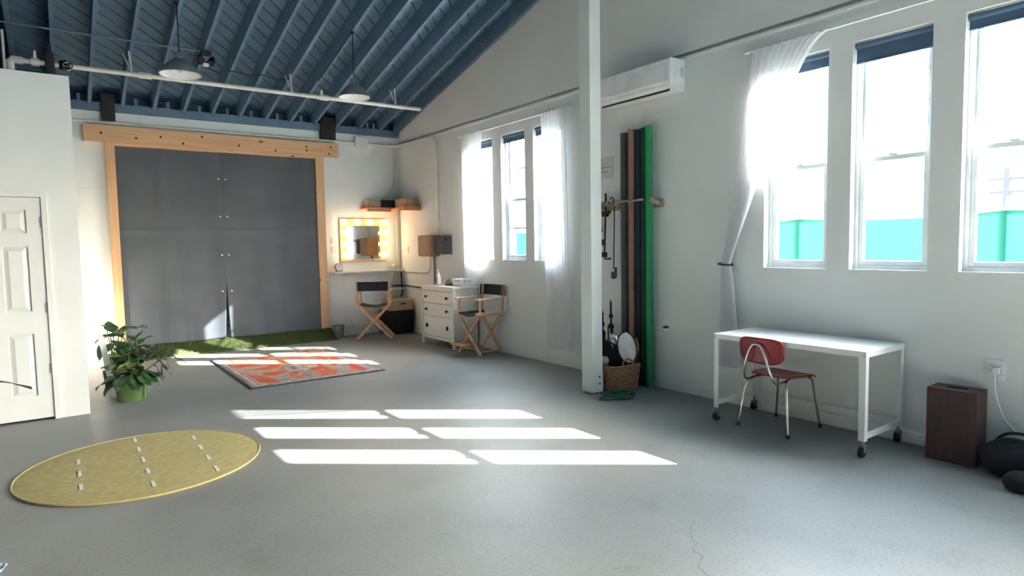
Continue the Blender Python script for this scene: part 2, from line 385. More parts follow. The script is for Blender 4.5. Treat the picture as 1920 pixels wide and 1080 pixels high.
# plate beam on top of the back wall, blocking between the rafters
pb = NB(); box(pb, XL, YB-.06, 3.505, XR-.002, YB+.05, 3.625, .004)
mk('wall_plate', pb, 'blue', ceil)
bl = NB(); box(bl, XL, YB+.2, 3.5, XR+.02, YB+.29, 3.95); mk('eave_blocking', bl, 'blue', ceil)
bk = NB(); box(bk, -.02, YB-.055, 3.62, .02, YB-.01, 3.72, .003); b0 = mk('blocking_stub', bk, 'blue', ceil)
for i, x in enumerate((.37, .68, 1.05, 1.46, 1.88, 2.27, 2.62, 3.02, 3.40, 4.05, 4.56, 4.68, 5.08)):
    o = b0 if i == 0 else inst(b0, ceil)
    o.location = (x, 0, 0)
for nm, x0, x1 in (('steel_post_bracket', .62, .785), ('steel_post_bracket', 3.715, 3.965)):
    q = NB(); box(q, x0, YB-.1, 3.375, x1, YB+.02, 3.74, .004); mk(nm, q, 'black', ceil)

# enclosed closet block with door on the left
PY, PX, PH = 7.213, .187, 3.169
pa = NB(); DX0, DX1, DZ = -.86, -.086, 2.05
box(pa, XL, PY, 0, DX0, PY+.12, PH); box(pa, DX1, PY, 0, PX, PY+.12, PH); box(pa, DX0, PY, DZ, DX1, PY+.12, PH)
box(pa, PX-.12, PY+.12, 0, PX, YB, PH); box(pa, XL, PY+.12, PH-.1, PX-.12, YB, PH)
st('wall_left_partition', pa, 'doorw', 'plain white partition wall around the panelled door, stopping below the roof', 'wall')
cs = NB(); W = .046
box(cs, DX1, PY-.014, 0, DX1+W, PY+.01, DZ+W, .003); box(cs, DX0-W, PY-.014, 0, DX0, PY+.01, DZ+W, .003); box(cs, DX0, PY-.014, DZ, DX1, PY+.01, DZ+W, .003)
st('trim_2', cs, 'doorw', 'white door casing around the six-panel door', 'trim')
door = thing('door_1', 'white six-panel interior door with satin hinges at the left edge', 'door', (DX0, PY, 0), kind='structure')
DW = DX1-DX0
dp = NB(); box(dp, .004, .026, .02, DW-.004, .055, DZ-.004)
for a, b in ((.004, .115), (DW-.115, DW-.004)): box(dp, a, .004, .02, b, .026, DZ-.004)
for z0, z1 in ((.235, .81), (1.015, 1.61), (1.725, 1.935)): box(dp, .303, .004, z0, DW-.303, .026, z1)
zs = [(.02, .235), (.81, 1.015), (1.61, 1.725), (1.935, DZ-.004)]
for z0, z1 in zs: box(dp, .115, .004, z0, DW-.115, .026, z1)
mk('door_leaf', dp, 'doorw', door)
for x0, x1 in ((.115, .303), (DW-.303, DW-.115)):
    for z0, z1 in ((.235, .81), (1.015, 1.61), (1.725, 1.935)):
        q = NB(); i = .045
        a = [q.verts.new((x, .0255, z)) for x, z in ((x0+.008, z0+.008), (x1-.008, z0+.008), (x1-.008, z1-.008), (x0+.008, z1-.008))]
        b = [q.verts.new((x, .006, z)) for x, z in ((x0+i, z0+i), (x1-i, z0+i), (x1-i, z1-i), (x0+i, z1-i))]
        q.faces.new(b)
        for j in range(4): q.faces.new((a[j], a[(j+1) % 4], b[(j+1) % 4], b[j]))
        mk('raised_panel', q, 'doorw', door)
for z in (1.825, 1.04, .475):
    q = NB(); box(q, DW-.02, -.003, z-.045, DW+.012, .006, z+.045); tube(q, [(DW, -.006, z-.05), (DW, -.006, z+.05)], .007, 8); mk('hinge', q, 'satin', door)
q = NB(); tube(q, [(.06, .004, .96), (.06, -.03, .96)], .012, 10); lathe(q, [(0, -.028), (.02, -.022), (.028, 0), (.02, .022), (0, .028)], 16, (.06, -.05, .96)); mk('knob', q, 'metal', door, True)

# ------------------------------------------------------------------ windows (double hung)
def window(n, a, b, z0, z1, label, grid=False, sh=.15):
    w = thing('window_%d' % n, label, 'window', (0, 0, 0), kind='structure')
    fx0, fx1 = XR+.075, XR+.155; f = .032
    q = NB()
    for y0, y1 in ((a, a+f), (b-f, b)): box(q, fx0, y0, z0, fx1, y1, z1, .003)
    box(q, fx0, a+f, z0, fx1, b-f, z0+f, .003); box(q, fx0, a+f, z1-f, fx1, b-f, z1, .003)
    mk('window_frame', q, 'winframe', w)
    zm = 2.16; g = .036
    def sash(nm, x, zb, zt):
        q = NB()
        for y0, y1 in ((a+f, a+f+g), (b-f-g, b-f)): box(q, x, y0, zb, x+.032, y1, zt, .003)
        box(q, x, a+f+g, zb, x+.032, b-f-g, zb+g, .003); box(q, x, a+f+g, zt-g, x+.032, b-f-g, zt, .003)
        s = mk(nm, q, 'winframe', w)
        p = NB(); box(p, x+.013, a+f+g-.004, zb+g-.004, x+.017, b-f-g+.004, zt-g+.004); mk('pane', p, 'glass', s)
        if grid:
            p = NB(); zc = (zb+zt)/2; box(p, x+.006, a+f+g, zc-.012, x+.026, b-f-g, zc+.012); mk('glazing_bar', p, 'winframe', s)
        return s
    lo = sash('lower_sash', fx0+.006, z0+f, zm+.02); sash('upper_sash', fx0+.042, zm-.02, z1-f)
    q = NB(); box(q, fx0-.004, (a+b)/2-.03, zm+.02, fx0+.03, (a+b)/2+.03, zm+.034, .004); mk('sash_lock', q, 'winframe', lo)
    q = NB(); box(q, fx0-.03, a+.006, z1-sh, fx0-.024, b-.006, z1-.02); tube(q, [(fx0-.03, a+.006, z1-.03), (fx0-.03, b-.006, z1-.03)], .022, 12); tube(q, [(fx0-.027, a+.006, z1-sh), (fx0-.027, b-.006, z1-sh)], .008, 8)
    mk('roller_shade', q, 'shade', w)
    return w
window(1, *WIN_L[0], 1.327, 3.078, 'double-hung window behind the left sheer panel in the far group', True, .11)
window(2, *WIN_L[1], 1.327, 3.078, 'middle double-hung window of the far group, between the sheer panels', True, .11)
window(3, *WIN_L[2], 1.327, 3.078, 'double-hung window half covered by the right sheer panel in the far group', True, .11)
window(4, *WIN_R[0], 1.30, 3.08, 'double-hung window behind the tied-back sheer above the desk', False, .12)
window(5, *WIN_R[1], 1.30, 3.08, 'double-hung window with dark shade above the white desk', False, .16)
window(6, *WIN_R[2], 1.30, 3.08, 'double-hung window at the right edge showing a utility pole', False, .11)

# post standing in the room
po = thing('post', 'white painted square timber post standing on the concrete floor', 'post', (4.445, 4.775, 0), kind='structure')
q = NB(); box(q, -.072, -.078, .012, .072, .078, rz(4.775), .004); mk('post_shaft', q, 'wall', po)
q = NB(); box(q, -.055, -.06, 0, .055, .06, .02); mk('base_plate', q, 'iron', po)
q = NB(); box(q, -.012, -.084, .012, .074, -.077, .22, .002); box(q, .071, -.08, .012, .077, .05, .22, .002); sp_ = mk('post_strap', q, 'wall', po)
for z in (.10, .17):
    q = NB(); tube(q, [(.02, -.083, z), (.02, -.093, z)], .009, 8); mk('bolt', q, 'iron', sp_)

# ------------------------------------------------------------------ outside
og = NB(); box(og, XR+T, -30, -.25, 70, 45, -.05)
st('ground_outside', og, 'conc_out', 'pale concrete yard outside the windows', 'ground')
fe = thing('fence', 'chain-link fence hung with teal green privacy mesh outside the windows', 'fence', (9, 0, -.05))
pys = [-2.44+2.52*i for i in range(8)]
for i, y in enumerate(pys):
    q = NB(); tube(q, [(0, y, 0), (0, y, 2.05)], .03, 10); mk('fence_post', q, 'metal', fe, True)
    if i < len(pys)-1:
        y1 = pys[i+1]
        def fn(u, v, y=y, y1=y1):
            sag = -.05*math.sin(PI*u)*v
            return (-.05+.018*math.sin(u*9+v*4)*math.sin(PI*u), y+(y1-y)*u, .05+1.84*v+sag)
        q = NB(); sheet(q, fn, 16, 6); mk('mesh_panel', q, 'mesh', fe, True)
        q = NB(); tube(q, [(0, y, 1.9), (0, y1, 1.9)], .018, 8); mk('top_rail', q, 'metal', fe, True)
up_ = thing('utility_pole', 'grey timber utility pole with crossarm beyond the teal fence', 'pole', (24, 7.0, -.05))
q = NB(); tube(q, [(0, 0, 0), (0, 0, 3.7)], [.14, .11], 12); mk('pole_shaft', q, 'bark', up_, True)
for z in (2.9, 3.3):
    q = NB(); box(q, -.05, -.45, z, .05, .45, z+.08); mk('crossarm', q, 'bark', up_)
q = NB(); lathe(q, [(0, 0), (.16, .02), (.16, .6), (0, .62)], 16, (.0, -.33, 2.2)); mk('transformer', q, 'metal', up_, True)
nb = thing('warehouse', 'low pale warehouse with a pinkish metal roof far beyond the fence', 'building', (45, 20, -.05))
q = NB(); box(q, -6, -26, 0, 6, 26, 2.3); mk('warehouse_wall', q, 'wall', nb)
q = NB(); prism(q, [(-6.4, 2.3), (0, 2.75), (6.4, 2.3), (6.4, 2.2), (-6.4, 2.2)], -26.4, 26.4, 1); mk('roof', q, 'rooftile', nb)

# ------------------------------------------------------------------ timber frame and grey curtains on the back wall
tf = thing('timber_door_frame', 'knotty pine post-and-lintel frame around the grey curtains', 'door frame', (0, YB, 0))
q = NB(); box(q, .395, -.125, 3.075, 3.99, -.002, 3.30, .004); mk('lintel_beam', q, 'timber', tf)
q = NB(); box(q, .75, -.10, 3.03, 3.60, -.004, 3.073); mk('header_strip', q, 'timber', tf)
for x0, x1 in ((.640, .752), (3.598, 3.735)):
    q = NB(); box(q, x0, -.10, 0, x1, -.002, 3.073, .004); mk('timber_post', q, 'timberv', tf)
q = NB()
for x, z in ((.60, 3.19), (1.02, 3.15), (1.33, 3.19), (1.62, 3.12), (1.88, 3.24), (2.4, 3.15), (3.45, 3.21), (3.45, 3.15), (3.86, 3.23), (3.83, 3.12), (2.95, 3.11)):
    tube(q, [(x, -.1265, z), (x, -.124, z)], .016, 8)
mk('dark_knot', q, MT['iron'], tf)
def gcurtain(x0, x1, side, name, label):
    def fn(u, v):
        x = x0+(x1-x0)*u; z = .16+2.90*v
        e = u if side < 0 else 1-u                     # 1 at the meeting edge
        low = max(0, (1.42-z)/1.42)
        gap = .05*low**1.3 if e > .0 else 0
        x += (-gap if side < 0 else gap)*e**3
        y = -.055+.024*math.sin(u*9+v*2.2+side)*(.4+.6*v)+.010*math.sin(u*23+3*v)*(1-v)
        y -= .05*e**8*math.sin(PI*min(1, max(0, z/3)))+.03*low*math.exp(-((e-.72)/.12)**2)
        y -= .022*math.exp(-((u-(.40 if side < 0 else .9))/.05)**2)*(.5+.5*v)
        y += .004*math.sin(z*5+x*3)*math.sin(x*7)
        if abs(z-1.83) < .02: y -= .010
        y -= .012*math.exp(-((u-.62-.1*v*side)/.03)**2)*(1-.5*v)
        if z > 2.98: y = max(y, -.088)
        return (x, y, z)
    q = NB(); sheet(q, fn, 80, 110); o = mk(name, q, 'greyfab', None, True, .006); o.location = (0, YB+.0, 0)
    return tag(o, label, 'curtain', 'grey canvas door curtains')
c1 = gcurtain(.745, 2.135, -1, 'canvas_curtain', 'grey canvas door curtain hanging left of the slit')
c2 = gcurtain(2.125, 3.605, 1, 'canvas_curtain', 'grey canvas door curtain hanging right of the slit, next to the mirror wall')
for z in (2.62, 2.05, 1.46, .90):
    for s, c, dx in ((-1, c1, -.05), (1, c2, .05)):
        q = NB(); lathe(q, [(0, .004), (.010, .003), (.012, 0), (.010, -.003), (0, -.004)], 12)
        o = mk('grommet', q, 'plastic', c, True); o.rotation_euler = (PI/2, 0, 0)
        o.location = (2.13+dx-(.03*max(0, (1.42-z)) if s < 0 else -.03*max(0, (1.42-z))), -.125, z)
# turf ramp under the curtains
def ft(u, v):
    x = .86+(3.75-.86)*u; y = YB-.40+(.39 if x < 3.585 and x > .765 else .285)*v+.02*math.sin(u*4)*(1-v); z = .012+.15*v**1.5+.004*math.sin(u*60)*math.cos(v*14)
    return (x, y, z)
q = NB(); sheet(q, ft, 80, 14); tu = mk('turf_mat', q, 'turf', None, True, .02); tag(tu, 'strip of green artificial turf running along the foot of the grey curtains', 'turf')
tb = NB()
for i in range(6500):
    u, v = random.random(), random.random(); p = Vector(ft(u, v)); h = random.uniform(.015, .035); a = random.uniform(0, 2*PI); w = .004
    d = Vector((math.cos(a), math.sin(a), 0)); l = Vector((random.uniform(-.012, .012), random.uniform(-.012, .012), h))
    p.z += .008
    tb.faces.new([tb.verts.new(p-d*w), tb.verts.new(p+d*w), tb.verts.new(p+l)])
o = mk('turf_blades', tb, 'turf', tu); o['kind'] = 'stuff'
tr = NB(); lathe(tr, [(0, 0), (.12, 0), (.135, .03), (.125, .03), (.11, .008), (0, .008)], 24, squash=(1, .6))
tr = mk('plant_saucer', tr, 'black', None, True); tr.location = (1.02, 10.37, .088); tag(tr, 'shallow black tray lying on the left end of the turf', 'tray')

# ------------------------------------------------------------------ pipes and conduits
cp = NB()
tube(cp, [(.24, YB-.03, 3.352), (5.02, YB-.03, 3.352)]+[(5.02+.09*math.sin(a), YB-.12+.09*math.cos(a), 3.352) for a in (.4, .8, 1.2, PI/2)]+[(5.11, 9.35, 3.335)]+[(5.11, 9.35-.18*math.sin(a), 3.155+.18*math.cos(a)) for a in (.4, .8, 1.2, PI/2)]+[(5.11, 9.17, 1.72)], .021, 10)
cd = tag(mk('wall_conduit', cp, 'pipe', None, True), 'white conduit running over the timber beam, round the corner and down to the grey box', 'conduit')
for x in (1.3, 2.35, 3.45):
    q = NB(); tube(q, [(x, YB-.03, 3.352), (x+.03, YB-.03, 3.352)], .027, 10); mk('coupling', q, 'pipe', cd, True)
q = NB(); tube(q, [(5.11, 9.17, 2.3), (5.11, 9.17, 2.23)], .03, 10); mk('coupling', q, 'pipe', cd, True)
q = NB(); box(q, 4.325, YB-.09, 3.29, 4.545, YB-.002, 3.455, .006)
tag(mk('junction_box', q, 'wall'), 'white square junction box on the conduit near the corner', 'junction box')
sp = thing('sprinkler_pipe', 'long white sprinkler pipe hung below the rafters', 'pipe', (0, 9.07, 3.70))
q = NB(); tube(q, [(-.30, 0, -.6), (-.30, 0, -.05), (-.285, 0, -.012), (-.25, 0, 0), (4.80, 0, 0)], .029, 12); mk('pipe_run', q, 'pipe', sp, True)
q = NB(); tube(q, [(-.30, 0, -.12), (-.30, 0, -.03), (-.27, 0, 0), (-.18, 0, 0)], .045, 12); mk('elbow_fitting', q, 'pipe', sp, True)
for x in (.98, 3.22):
    q = NB(); tube(q, [(x-.04, 0, 0), (x+.1, 0, 0)], .04, 12); mk('tee_fitting', q, 'pipe', sp, True)
q = NB(); tube(q, [(-.11, 0, 0), (-.03, 0, 0)], .045, 12); tube(q, [(-.07, 0, .03), (-.07, 0, .13)], [.022, .012], 10); mk('sprinkler_head', q, 'pipe', sp, True)
q = NB(); tube(q, [(3.22, 0, .03), (3.22, 0, .10)], [.022, .014], 10); mk('sprinkler_head', q, 'pipe', sp, True)
for x in (.88, 2.81, 4.39):
    q = NB(); tube(q, [(x, 0, .02), (x-.03, -.01, rz(9.07)-3.70)], .008, 6); tube(q, [(x-.01, 0, .02), (x-.09, .03, rz(9.07)-3.72)], .006, 6); mk('hanger_rod', q, 'pipe', sp)
q = NB(); box(q, .02, -.06, -.13, .11, .06, .12, .02); tube(q, [(.06, 0, .1), (.06, 0, .22)], .03, 10); mk('valve_body', q, 'black', sp)
q = NB(); tube(q, [(.2, -.05, -.02), (.2, -.05, .04), (.245, -.05, -.05)], .02, 8); lathe(q, [(0, -.06), (.05, -.05), (.06, 0), (.05, .05), (0, .06)], 14, (.2, 0, 0)); mk('tamper_switch', q, 'black', sp, True)
q = NB(); tube(q, [(.23+.045*math.cos(t), -.08, -.02+.045*math.sin(t)) for t in [2*PI*i/16 for i in range(16)]], .008, 6, closed=True); tube(q, [(.185, -.08, -.02), (.275, -.08, -.02)], .006, 6); tube(q, [(.23, -.08, -.065), (.23, -.08, .025)], .006, 6); mk('hand_wheel', q, 'chrome', sp)
q = NB(); box(q, -.26, .06, -.53, .02, .35, -.085, .01); tag(mk('control_cabinet', q, 'black'), 'dark cabinet lying on top of the partition below the pipe', 'cabinet').location = (0, 9.07, 3.70)
q = NB(); tube(q, [(0, 0, 0), (0, 0, rz(8.98)-PH)], .014, 8); o = tag(mk('hanging_pole', q, 'pipe', None, True), 'thin pale vertical pole rising from the partition top to the roof', 'pole'); o.location = (-.345, 8.98, PH)
# ceiling conduit and spotlight
cc = NB(); tube(cc, [(-3, 8.8, rz(8.8)-.012), (1.62, 8.8, rz(8.8)-.012)], .011, 8)
tag(mk('ceiling_conduit', cc, 'blue', None, True), 'thin blue-grey conduit crossing under the rafters to the spotlight', 'conduit')
sl_ = thing('spotlight', 'small black twin spotlight clamped under a rafter beside the pendant', 'spotlight', (1.66, 8.8, rz(8.8)))
q = NB(); box(q, -.06, -.05, -.05, .06, .05, 0, .008); mk('mount', q, 'black', sl_)
for dx, rx in ((-.06, .5), (.07, -.4)):
    q = NB(); lathe(q, [(0, .05), (.03, .045), (.045, -.03), (.05, -.05), (.04, -.045), (0, -.02)], 14); o = mk('lamp_head', q, 'black', sl_, True); o.location = (dx, 0, -.11); o.rotation_euler = (rx, dx*6, 0)
q = NB(); box(q, -.035, -.03, -.19, .03, .03, -.155, .006); mk('sensor', q, 'plastic', sl_)
ca = NB(); pts = [(1.68+(2.82-1.68)*t, 9.16+.02*math.sin(t*9), rz(9.16)-.02-.03*math.sin(t*PI*3)**2) for t in [i/24 for i in range(25)]]
tube(ca, pts, .006, 6); tag(mk('ceiling_cable', ca, 'black', None, True), 'thin black cable looping under the rafters above the pipe', 'cable')

# pendant lamps
def pendant(x, y, zr, r, label):
    zt = rz(y); p = thing('pendant_lamp', label, 'lamp', (x, y, zr), 0, 'spun metal pendant lamps')
    q = NB(); h = .235
    prof = [(r, 0), (r*.97, .025), (r*.8, .07), (r*.55, .12), (r*.36, .15), (r*.27, .165), (r*.24, h-.02), (r*.19, h)]
    lathe(q, prof+[(0, h)], 36); mk('shade', q, 'alu', p, True)
    q = NB(); lathe(q, [(a*.965, z-.004) for a, z in prof[:6]]+[(0, .158)], 36); mk('shade_lining', q, 'plastic', p, True)
    q = NB(); tube(q, [(r*math.cos(t), r*math.sin(t), 0) for t in [2*PI*i/36 for i in range(36)]], .004, 6, closed=True); mk('rim', q, 'alu', p, True)
    q = NB(); lathe(q, [(0, .02), (.025, .03), (.03, .06), (.018, .1), (.018, .15), (0, .15)], 16); mk('bulb', q, 'plastic', p, True)
    q = NB(); tube(q, [(0, 0, h), (0, 0, zt-zr-.03), (-.0, .02, zt-zr-.012)]+[(-.0, d, zt-zr-.012-SL*d) for d in (.1, .5, 1.0, 1.3)], .007, 6); mk('cord', q, 'black', p, True)
    q = NB(); tube(q, [(0, 0, zt-zr-.035), (0, 0, zt-zr)], .02, 8); mk('cord_hook', q, 'black', p)
    return p
pendant(3.205, 7.825, 3.455, .195, 'spun metal pendant lamp nearer the window wall')
pendant(1.222, 7.89, 3.478, .215, 'spun metal pendant lamp further from the window wall, left of the other')

# ------------------------------------------------------------------ air conditioner
ac = thing('air_conditioner', 'white wall-mounted split air conditioner above the backdrop rolls', 'air conditioner', (XR, 0, 0))
prof = [(0, 3.05), (-.02, 3.03), (-.15, 3.03), (-.205, 3.07), (-.225, 3.115), (-.225, 3.325), (-.215, 3.338), (0, 3.338)]
q = NB(); prism(q, prof, 4.17, 5.19, 1); mk('body', q, 'plastic', ac)
q = NB(); box(q, -.231, 4.185, 3.118, -.224, 5.175, 3.325, .003); mk('front_panel', q, 'plastic', ac)
q = NB(); obox(q, (-.172, 4.21, 3.047), (-.172, 5.15, 3.047), .012, .05, up=(-.58, 0, -.8)); mk('louvre_slot', q, 'plasticgrey', ac)
q = NB(); obox(q, (-.205, 4.22, 3.062), (-.205, 5.14, 3.062), .006, .045, up=(-.45, 0, .9)); mk('louvre', q, 'plastic', ac)
q = NB(); box(q, -.06, 4.166, 3.17, -.015, 4.172, 3.26); mk('side_label', q, 'cond', ac)

# ------------------------------------------------------------------ curtain rods and sheers
def rod(y0, y1, z, x, label, br):
    r = thing('curtain_rod', label, 'curtain rod', (0, 0, 0))
    q = NB(); tube(q, [(x, y0, z), (x, y1, z)], .009, 8); mk('rod', q, 'plastic', r, True)
    for y in br:
        q = NB(); box(q, x, y-.006, z-.012, XR-.001, y+.006, z); box(q, XR-.012, y-.008, z-.11, XR-.001, y+.008, z); mk('bracket', q, 'plastic', r)
    for y in (y0, y1):
        q = NB(); lathe(q, [(0, -.03), (.014, -.02), (.014, .02), (0, .03)], 10); o = mk('finial', q, 'plastic', r, True); o.location = (x, y, z); o.rotation_euler = (PI/2, 0, 0)
    return r
RXC = 5.085
rod(5.84, 8.37, 3.185, RXC, 'white curtain rod over the far window group', (5.86, 8.34))
rod(-.3, 3.42, 3.21, RXC, 'white curtain rod over the windows above the desk', (3.36, .4))
def sheer(path_top, path_bot, z0, z1, nf, amp, name, label, mid=None, group='white sheer curtain panels'):
    def fn(u, v):
        yt = path_top[0]+(path_top[1]-path_top[0])*u; yb = path_bot[0]+(path_bot[1]-path_bot[0])*u
        z = z1+(z0-z1)*v; y = yt+(yb-yt)*v
        a = amp*(.6+.4*math.sin(u*7+1))*(1-.25*v)
        x = RXC+a*math.sin(u*nf*2*PI+.5*math.sin(v*3+u*9))-.01
        return (min(x, XR-.02), y, z+.006*math.sin(u*31))
    q = NB(); sheet(q, fn, int(nf*14), 34)
    return tag(mk(name, q, 'sheer', None, True), label, 'curtain', group)
sheer((8.30, 7.74), (8.30, 7.90), .95, 3.19, 8, .026, 'sheer_curtain', 'white sheer curtain panel falling behind the dresser at the far window')
sheer((6.36, 5.88), (6.30, 5.80), .22, 3.19, 9, .03, 'sheer_curtain', 'long white sheer curtain panel hanging nearly to the floor beside the post')
# tied back sheer
ty, tz = 3.63, 1.32
def fts(u, v):
    if v < .62:                                       # from the rod gathered to the tie
        t = v/.62; yt = 3.36+(2.68-3.36)*u
        zt = 3.21; zt_end = tz
        yb = ty+.045-.09*u
        sag = math.sin(PI*t)*(-.02-.16*u)
        y = yt+(yb-yt)*(t**(1.0-.35*u)); z = zt+(zt_end-zt)*(t**(1.0+.15*u))+sag*.9
        a = .028*(1-.45*t)
    else:
        t = (v-.62)/.38; y = ty+.045-.09*u+((3.69+(3.47-3.69)*u)-(ty+.045-.09*u))*t**.6; z = tz+(.36-tz)*t; a = .016+.01*t
    x = RXC+a*math.sin(u*9*2*PI+.6*math.sin(v*5))+.0
    return (min(x, XR-.022), y, z)
q = NB(); sheet(q, fts, 130, 60)
tc_ = tag(mk('sheer_curtain', q, 'sheer', None, True), 'white sheer curtain tied back to one side behind the desk', 'curtain', 'white sheer curtain panels')
tie = thing('curtain_tieback', 'thin brown tieback loop holding the sheer curtain to the wall', 'tieback', (XR, 3.63, 1.325))
q = NB(); tube(q, [(-.075+.06*math.cos(t), .065*math.sin(t), .006*math.sin(t)) for t in [2*PI*i/24 for i in range(24)]], .009, 8, closed=True); mk('loop', q, 'bark', tie, True)
q = NB(); tube(q, [(-.002, .10, .0), (-.05, .10, 0), (-.055, .07, .0)], .008, 8); mk('hook', q, 'iron', tie)

# ------------------------------------------------------------------ vanity corner
mr = thing('vanity_mirror', 'square vanity mirror with pine frame and glowing bulbs', 'mirror', (4.43, YB-.002, 1.30))
MW, MH, fr = .86, .74, .125
q = NB()
box(q, -MW/2, -.035, 0, -MW/2+fr, 0, MH, .003); box(q, MW/2-fr, -.035, 0, MW/2, 0, MH, .003)
box(q, -MW/2+fr, -.035, MH-fr, MW/2-fr, 0, MH, .003); box(q, -MW/2+fr, -.035, 0, MW/2-fr, 0, .03, .003)
mk('frame', q, 'mframe', mr)
q = NB(); box(q, -MW/2+fr-.01, -.022, .02, MW/2-fr+.01, -.012, MH-fr+.01); mk('mirror_glass', q, 'mirror', mr)
q = NB(); lathe(q, [(0, 0), (.02, 0), (.022, .02), (.042, .05), (.046, .072), (.036, .1), (0, .114)], 18); bulb0 = mk('bulb', q, 'bulb', mr, True)
sp0 = []
for i in range(4): sp0.append((-MW/2+fr/2+(MW-fr)*i/3, MH-fr/2))
for j in (1, 2, 3):
    for sx in (-1, 1): sp0.append((sx*(MW/2-fr/2), MH-fr/2-(MH-fr)*.31*j))
for i, (x, z) in enumerate(sp0):
    o = bulb0 if i == 0 else inst(bulb0, mr)
    o.location = (x, -.035, z); o.rotation_euler = (PI/2, 0, 0)
vs = thing('vanity_shelf', 'narrow white wall shelf under the bulb mirror', 'shelf', (0, YB, 1.10))
q = NB(); box(q, 3.82, -.20, 0, 5.13, -.001, .028, .003); mk('shelf_board', q, 'white', vs)
for x in (4.05, 4.95):
    q = NB(); box(q, x-.01, -.02, -.2, x+.01, -.001, -.001); box(q, x-.01, -.15, -.02, x+.01, -.001, -.001)
    tube(q, [(x, -.02, -.18), (x, -.06, -.1), (x, -.13, -.02)], .008, 6); mk('bracket', q, 'white', vs)
ck = thing('desk_clock', 'small round white clock standing on the left end of the mirror shelf', 'clock', (3.925, YB-.12, 1.13))
q = NB(); tube(q, [(0, -.03, .075), (0, .03, .075)], .07, 24); mk('clock_case', q, 'woodbx', ck, True)
q = NB(); tube(q, [(0, -.034, .075), (0, -.03, .075)], .06, 24); fa = mk('clock_face', q, 'plastic', ck, True)
q = NB(); obox(q, (0, -.036, .075), (.018, -.036, .11), .003, .004); obox(q, (0, -.036, .075), (-.025, -.036, .085), .003, .004); mk('clock_hands', q, 'ink', fa)
for x in (-.05, .02):
    q = NB(); box(q, x, -.03, 0, x+.03, .03, .02); mk('foot', q, 'woodbx', ck)
jr = thing('glass_jar', 'small pale jar with lid at the right end of the mirror shelf', 'jar', (4.98, YB-.1, 1.128))
q = NB(); lathe(q, [(0, 0), (.05, 0), (.055, .02), (.055, .07), (.045, .08), (0, .08)], 20); mk('jar_body', q, 'cond', jr, True)
q = NB(); lathe(q, [(0, .08), (.048, .08), (.048, .1), (0, .102)], 20); mk('lid', q, 'plastic', jr, True)
q = NB(); lathe(q, [(0, 0), (.035, 0), (.045, .03), (.043, .05), (.038, .05), (.03, .01), (0, .008)], 18)
tag(mk('small_dish', q, 'paper', None, True), 'little white dish beside the jar on the mirror shelf', 'dish').location = (4.86, YB-.09, 1.128)
for z, h in ((1.665, .10), (1.505, .11)):
    sw = thing('wall_switch', 'white switch plate left of the mirror, %s' % ('upper one' if z > 1.6 else 'lower one'), 'switch', (3.89, YB-.001, z))
    q = NB(); box(q, -.04, -.008, -h/2, .04, 0, h/2, .003); mk('plate', q, 'cond', sw)
    q = NB(); box(q, -.012, -.014, -.025, .012, -.008, .025, .002); mk('rocker', q, 'plastic', sw)
s2 = thing('side_shelf', 'short white lower shelf in the corner behind the director chair', 'shelf', (0, YB, .77))
q = NB(); box(q, 4.66, -.22, 0, 5.08, -.001, .025, .003); mk('shelf_board', q, 'white', s2)
q = NB(); tube(q, [(5.0, -.02, -.2), (5.0, -.05, -.1), (5.0, -.18, -.005)], .009, 6); mk('bracket', q, 'white', s2)
q = NB(); lathe(q, [(0, 0), (.035, 0), (.035, .09), (.02, .11), (.02, .13), (0, .13)], 16)
tag(mk('spray_can', q, 'metal', None, True), 'small metal can on the low corner shelf behind the chair', 'can').location = (4.73, YB-.14, .795)
# corner shelf
sh = thing('corner_shelf', 'orange pine L-shaped corner shelf above the mirror', 'shelf', (0, 0, 2.20))
q = NB(); box(q, 4.40, YB-.30, 0, 5.155, YB-.001, .025, .003); box(q, 4.86, 9.82, 0, 5.155, YB-.30, .025, .003); mk('shelf_board', q, 'woodor', sh)
q = NB(); box(q, 4.40, YB-.322, -.045, 4.84, YB-.30, .03, .003); mk('front_lip', q, 'woodor', sh)
q = NB(); box(q, 4.838, 9.80, -.045, 4.86, 10.05, .03, .003); box(q, 4.86, 9.80, -.045, 5.155, 9.82, .03, .003); mk('side_lip', q, 'woodor', sh)
for nm, x0, y0, x1, y1, h, m, lb in (('speaker_box', 4.45, YB-.26, 4.68, YB-.05, .12, 'woodbx', 'low tan wooden box at the left end of the corner shelf'), ('amplifier', 4.70, YB-.30, 5.02, YB-.04, .135, 'blackfab', 'black flat amplifier in the middle of the corner shelf'), ('speaker_box', 4.90, 9.86, 5.13, 10.30, .14, 'woodbx', 'longer tan wooden box at the window end of the corner shelf')):
    t = thing(nm, lb, 'box' if 'box' in nm else 'amplifier', (0, 0, 2.226))
    q = NB(); box(q, x0, y0, 0, x1, y1, h, .005); mk('case', q, m, t)
    q = NB(); box(q, x0+.02, y0-.003, .015, x1-.02, y0, h-.02, .001); mk('front_grille', q, m, t)
    if nm == 'amplifier':
        q = NB(); tube(q, [(4.80, YB-.1, h), (4.80, YB-.1, h+.05)], .005, 6); mk('antenna', q, 'black', t)
q = NB(); tube(q, [(5.06, YB-.03, 3.3), (5.06, YB-.03, 2.75), (5.05, YB-.04, 2.65), (4.98, YB-.07, 2.50), (4.86, YB-.1, 2.40)], .02, 8)
tag(mk('speaker_cable', q, 'cond', None, True), 'thick grey cable dropping from the ceiling conduit to the corner shelf', 'cable')
q = NB(); tube(q, [(5.08, YB-.025, 2.19), (5.08, YB-.025, 1.14)], .014, 8)
tag(mk('corner_conduit', q, 'cond', None, True), 'thin vertical conduit in the corner between the pine shelf and mirror shelf', 'conduit')
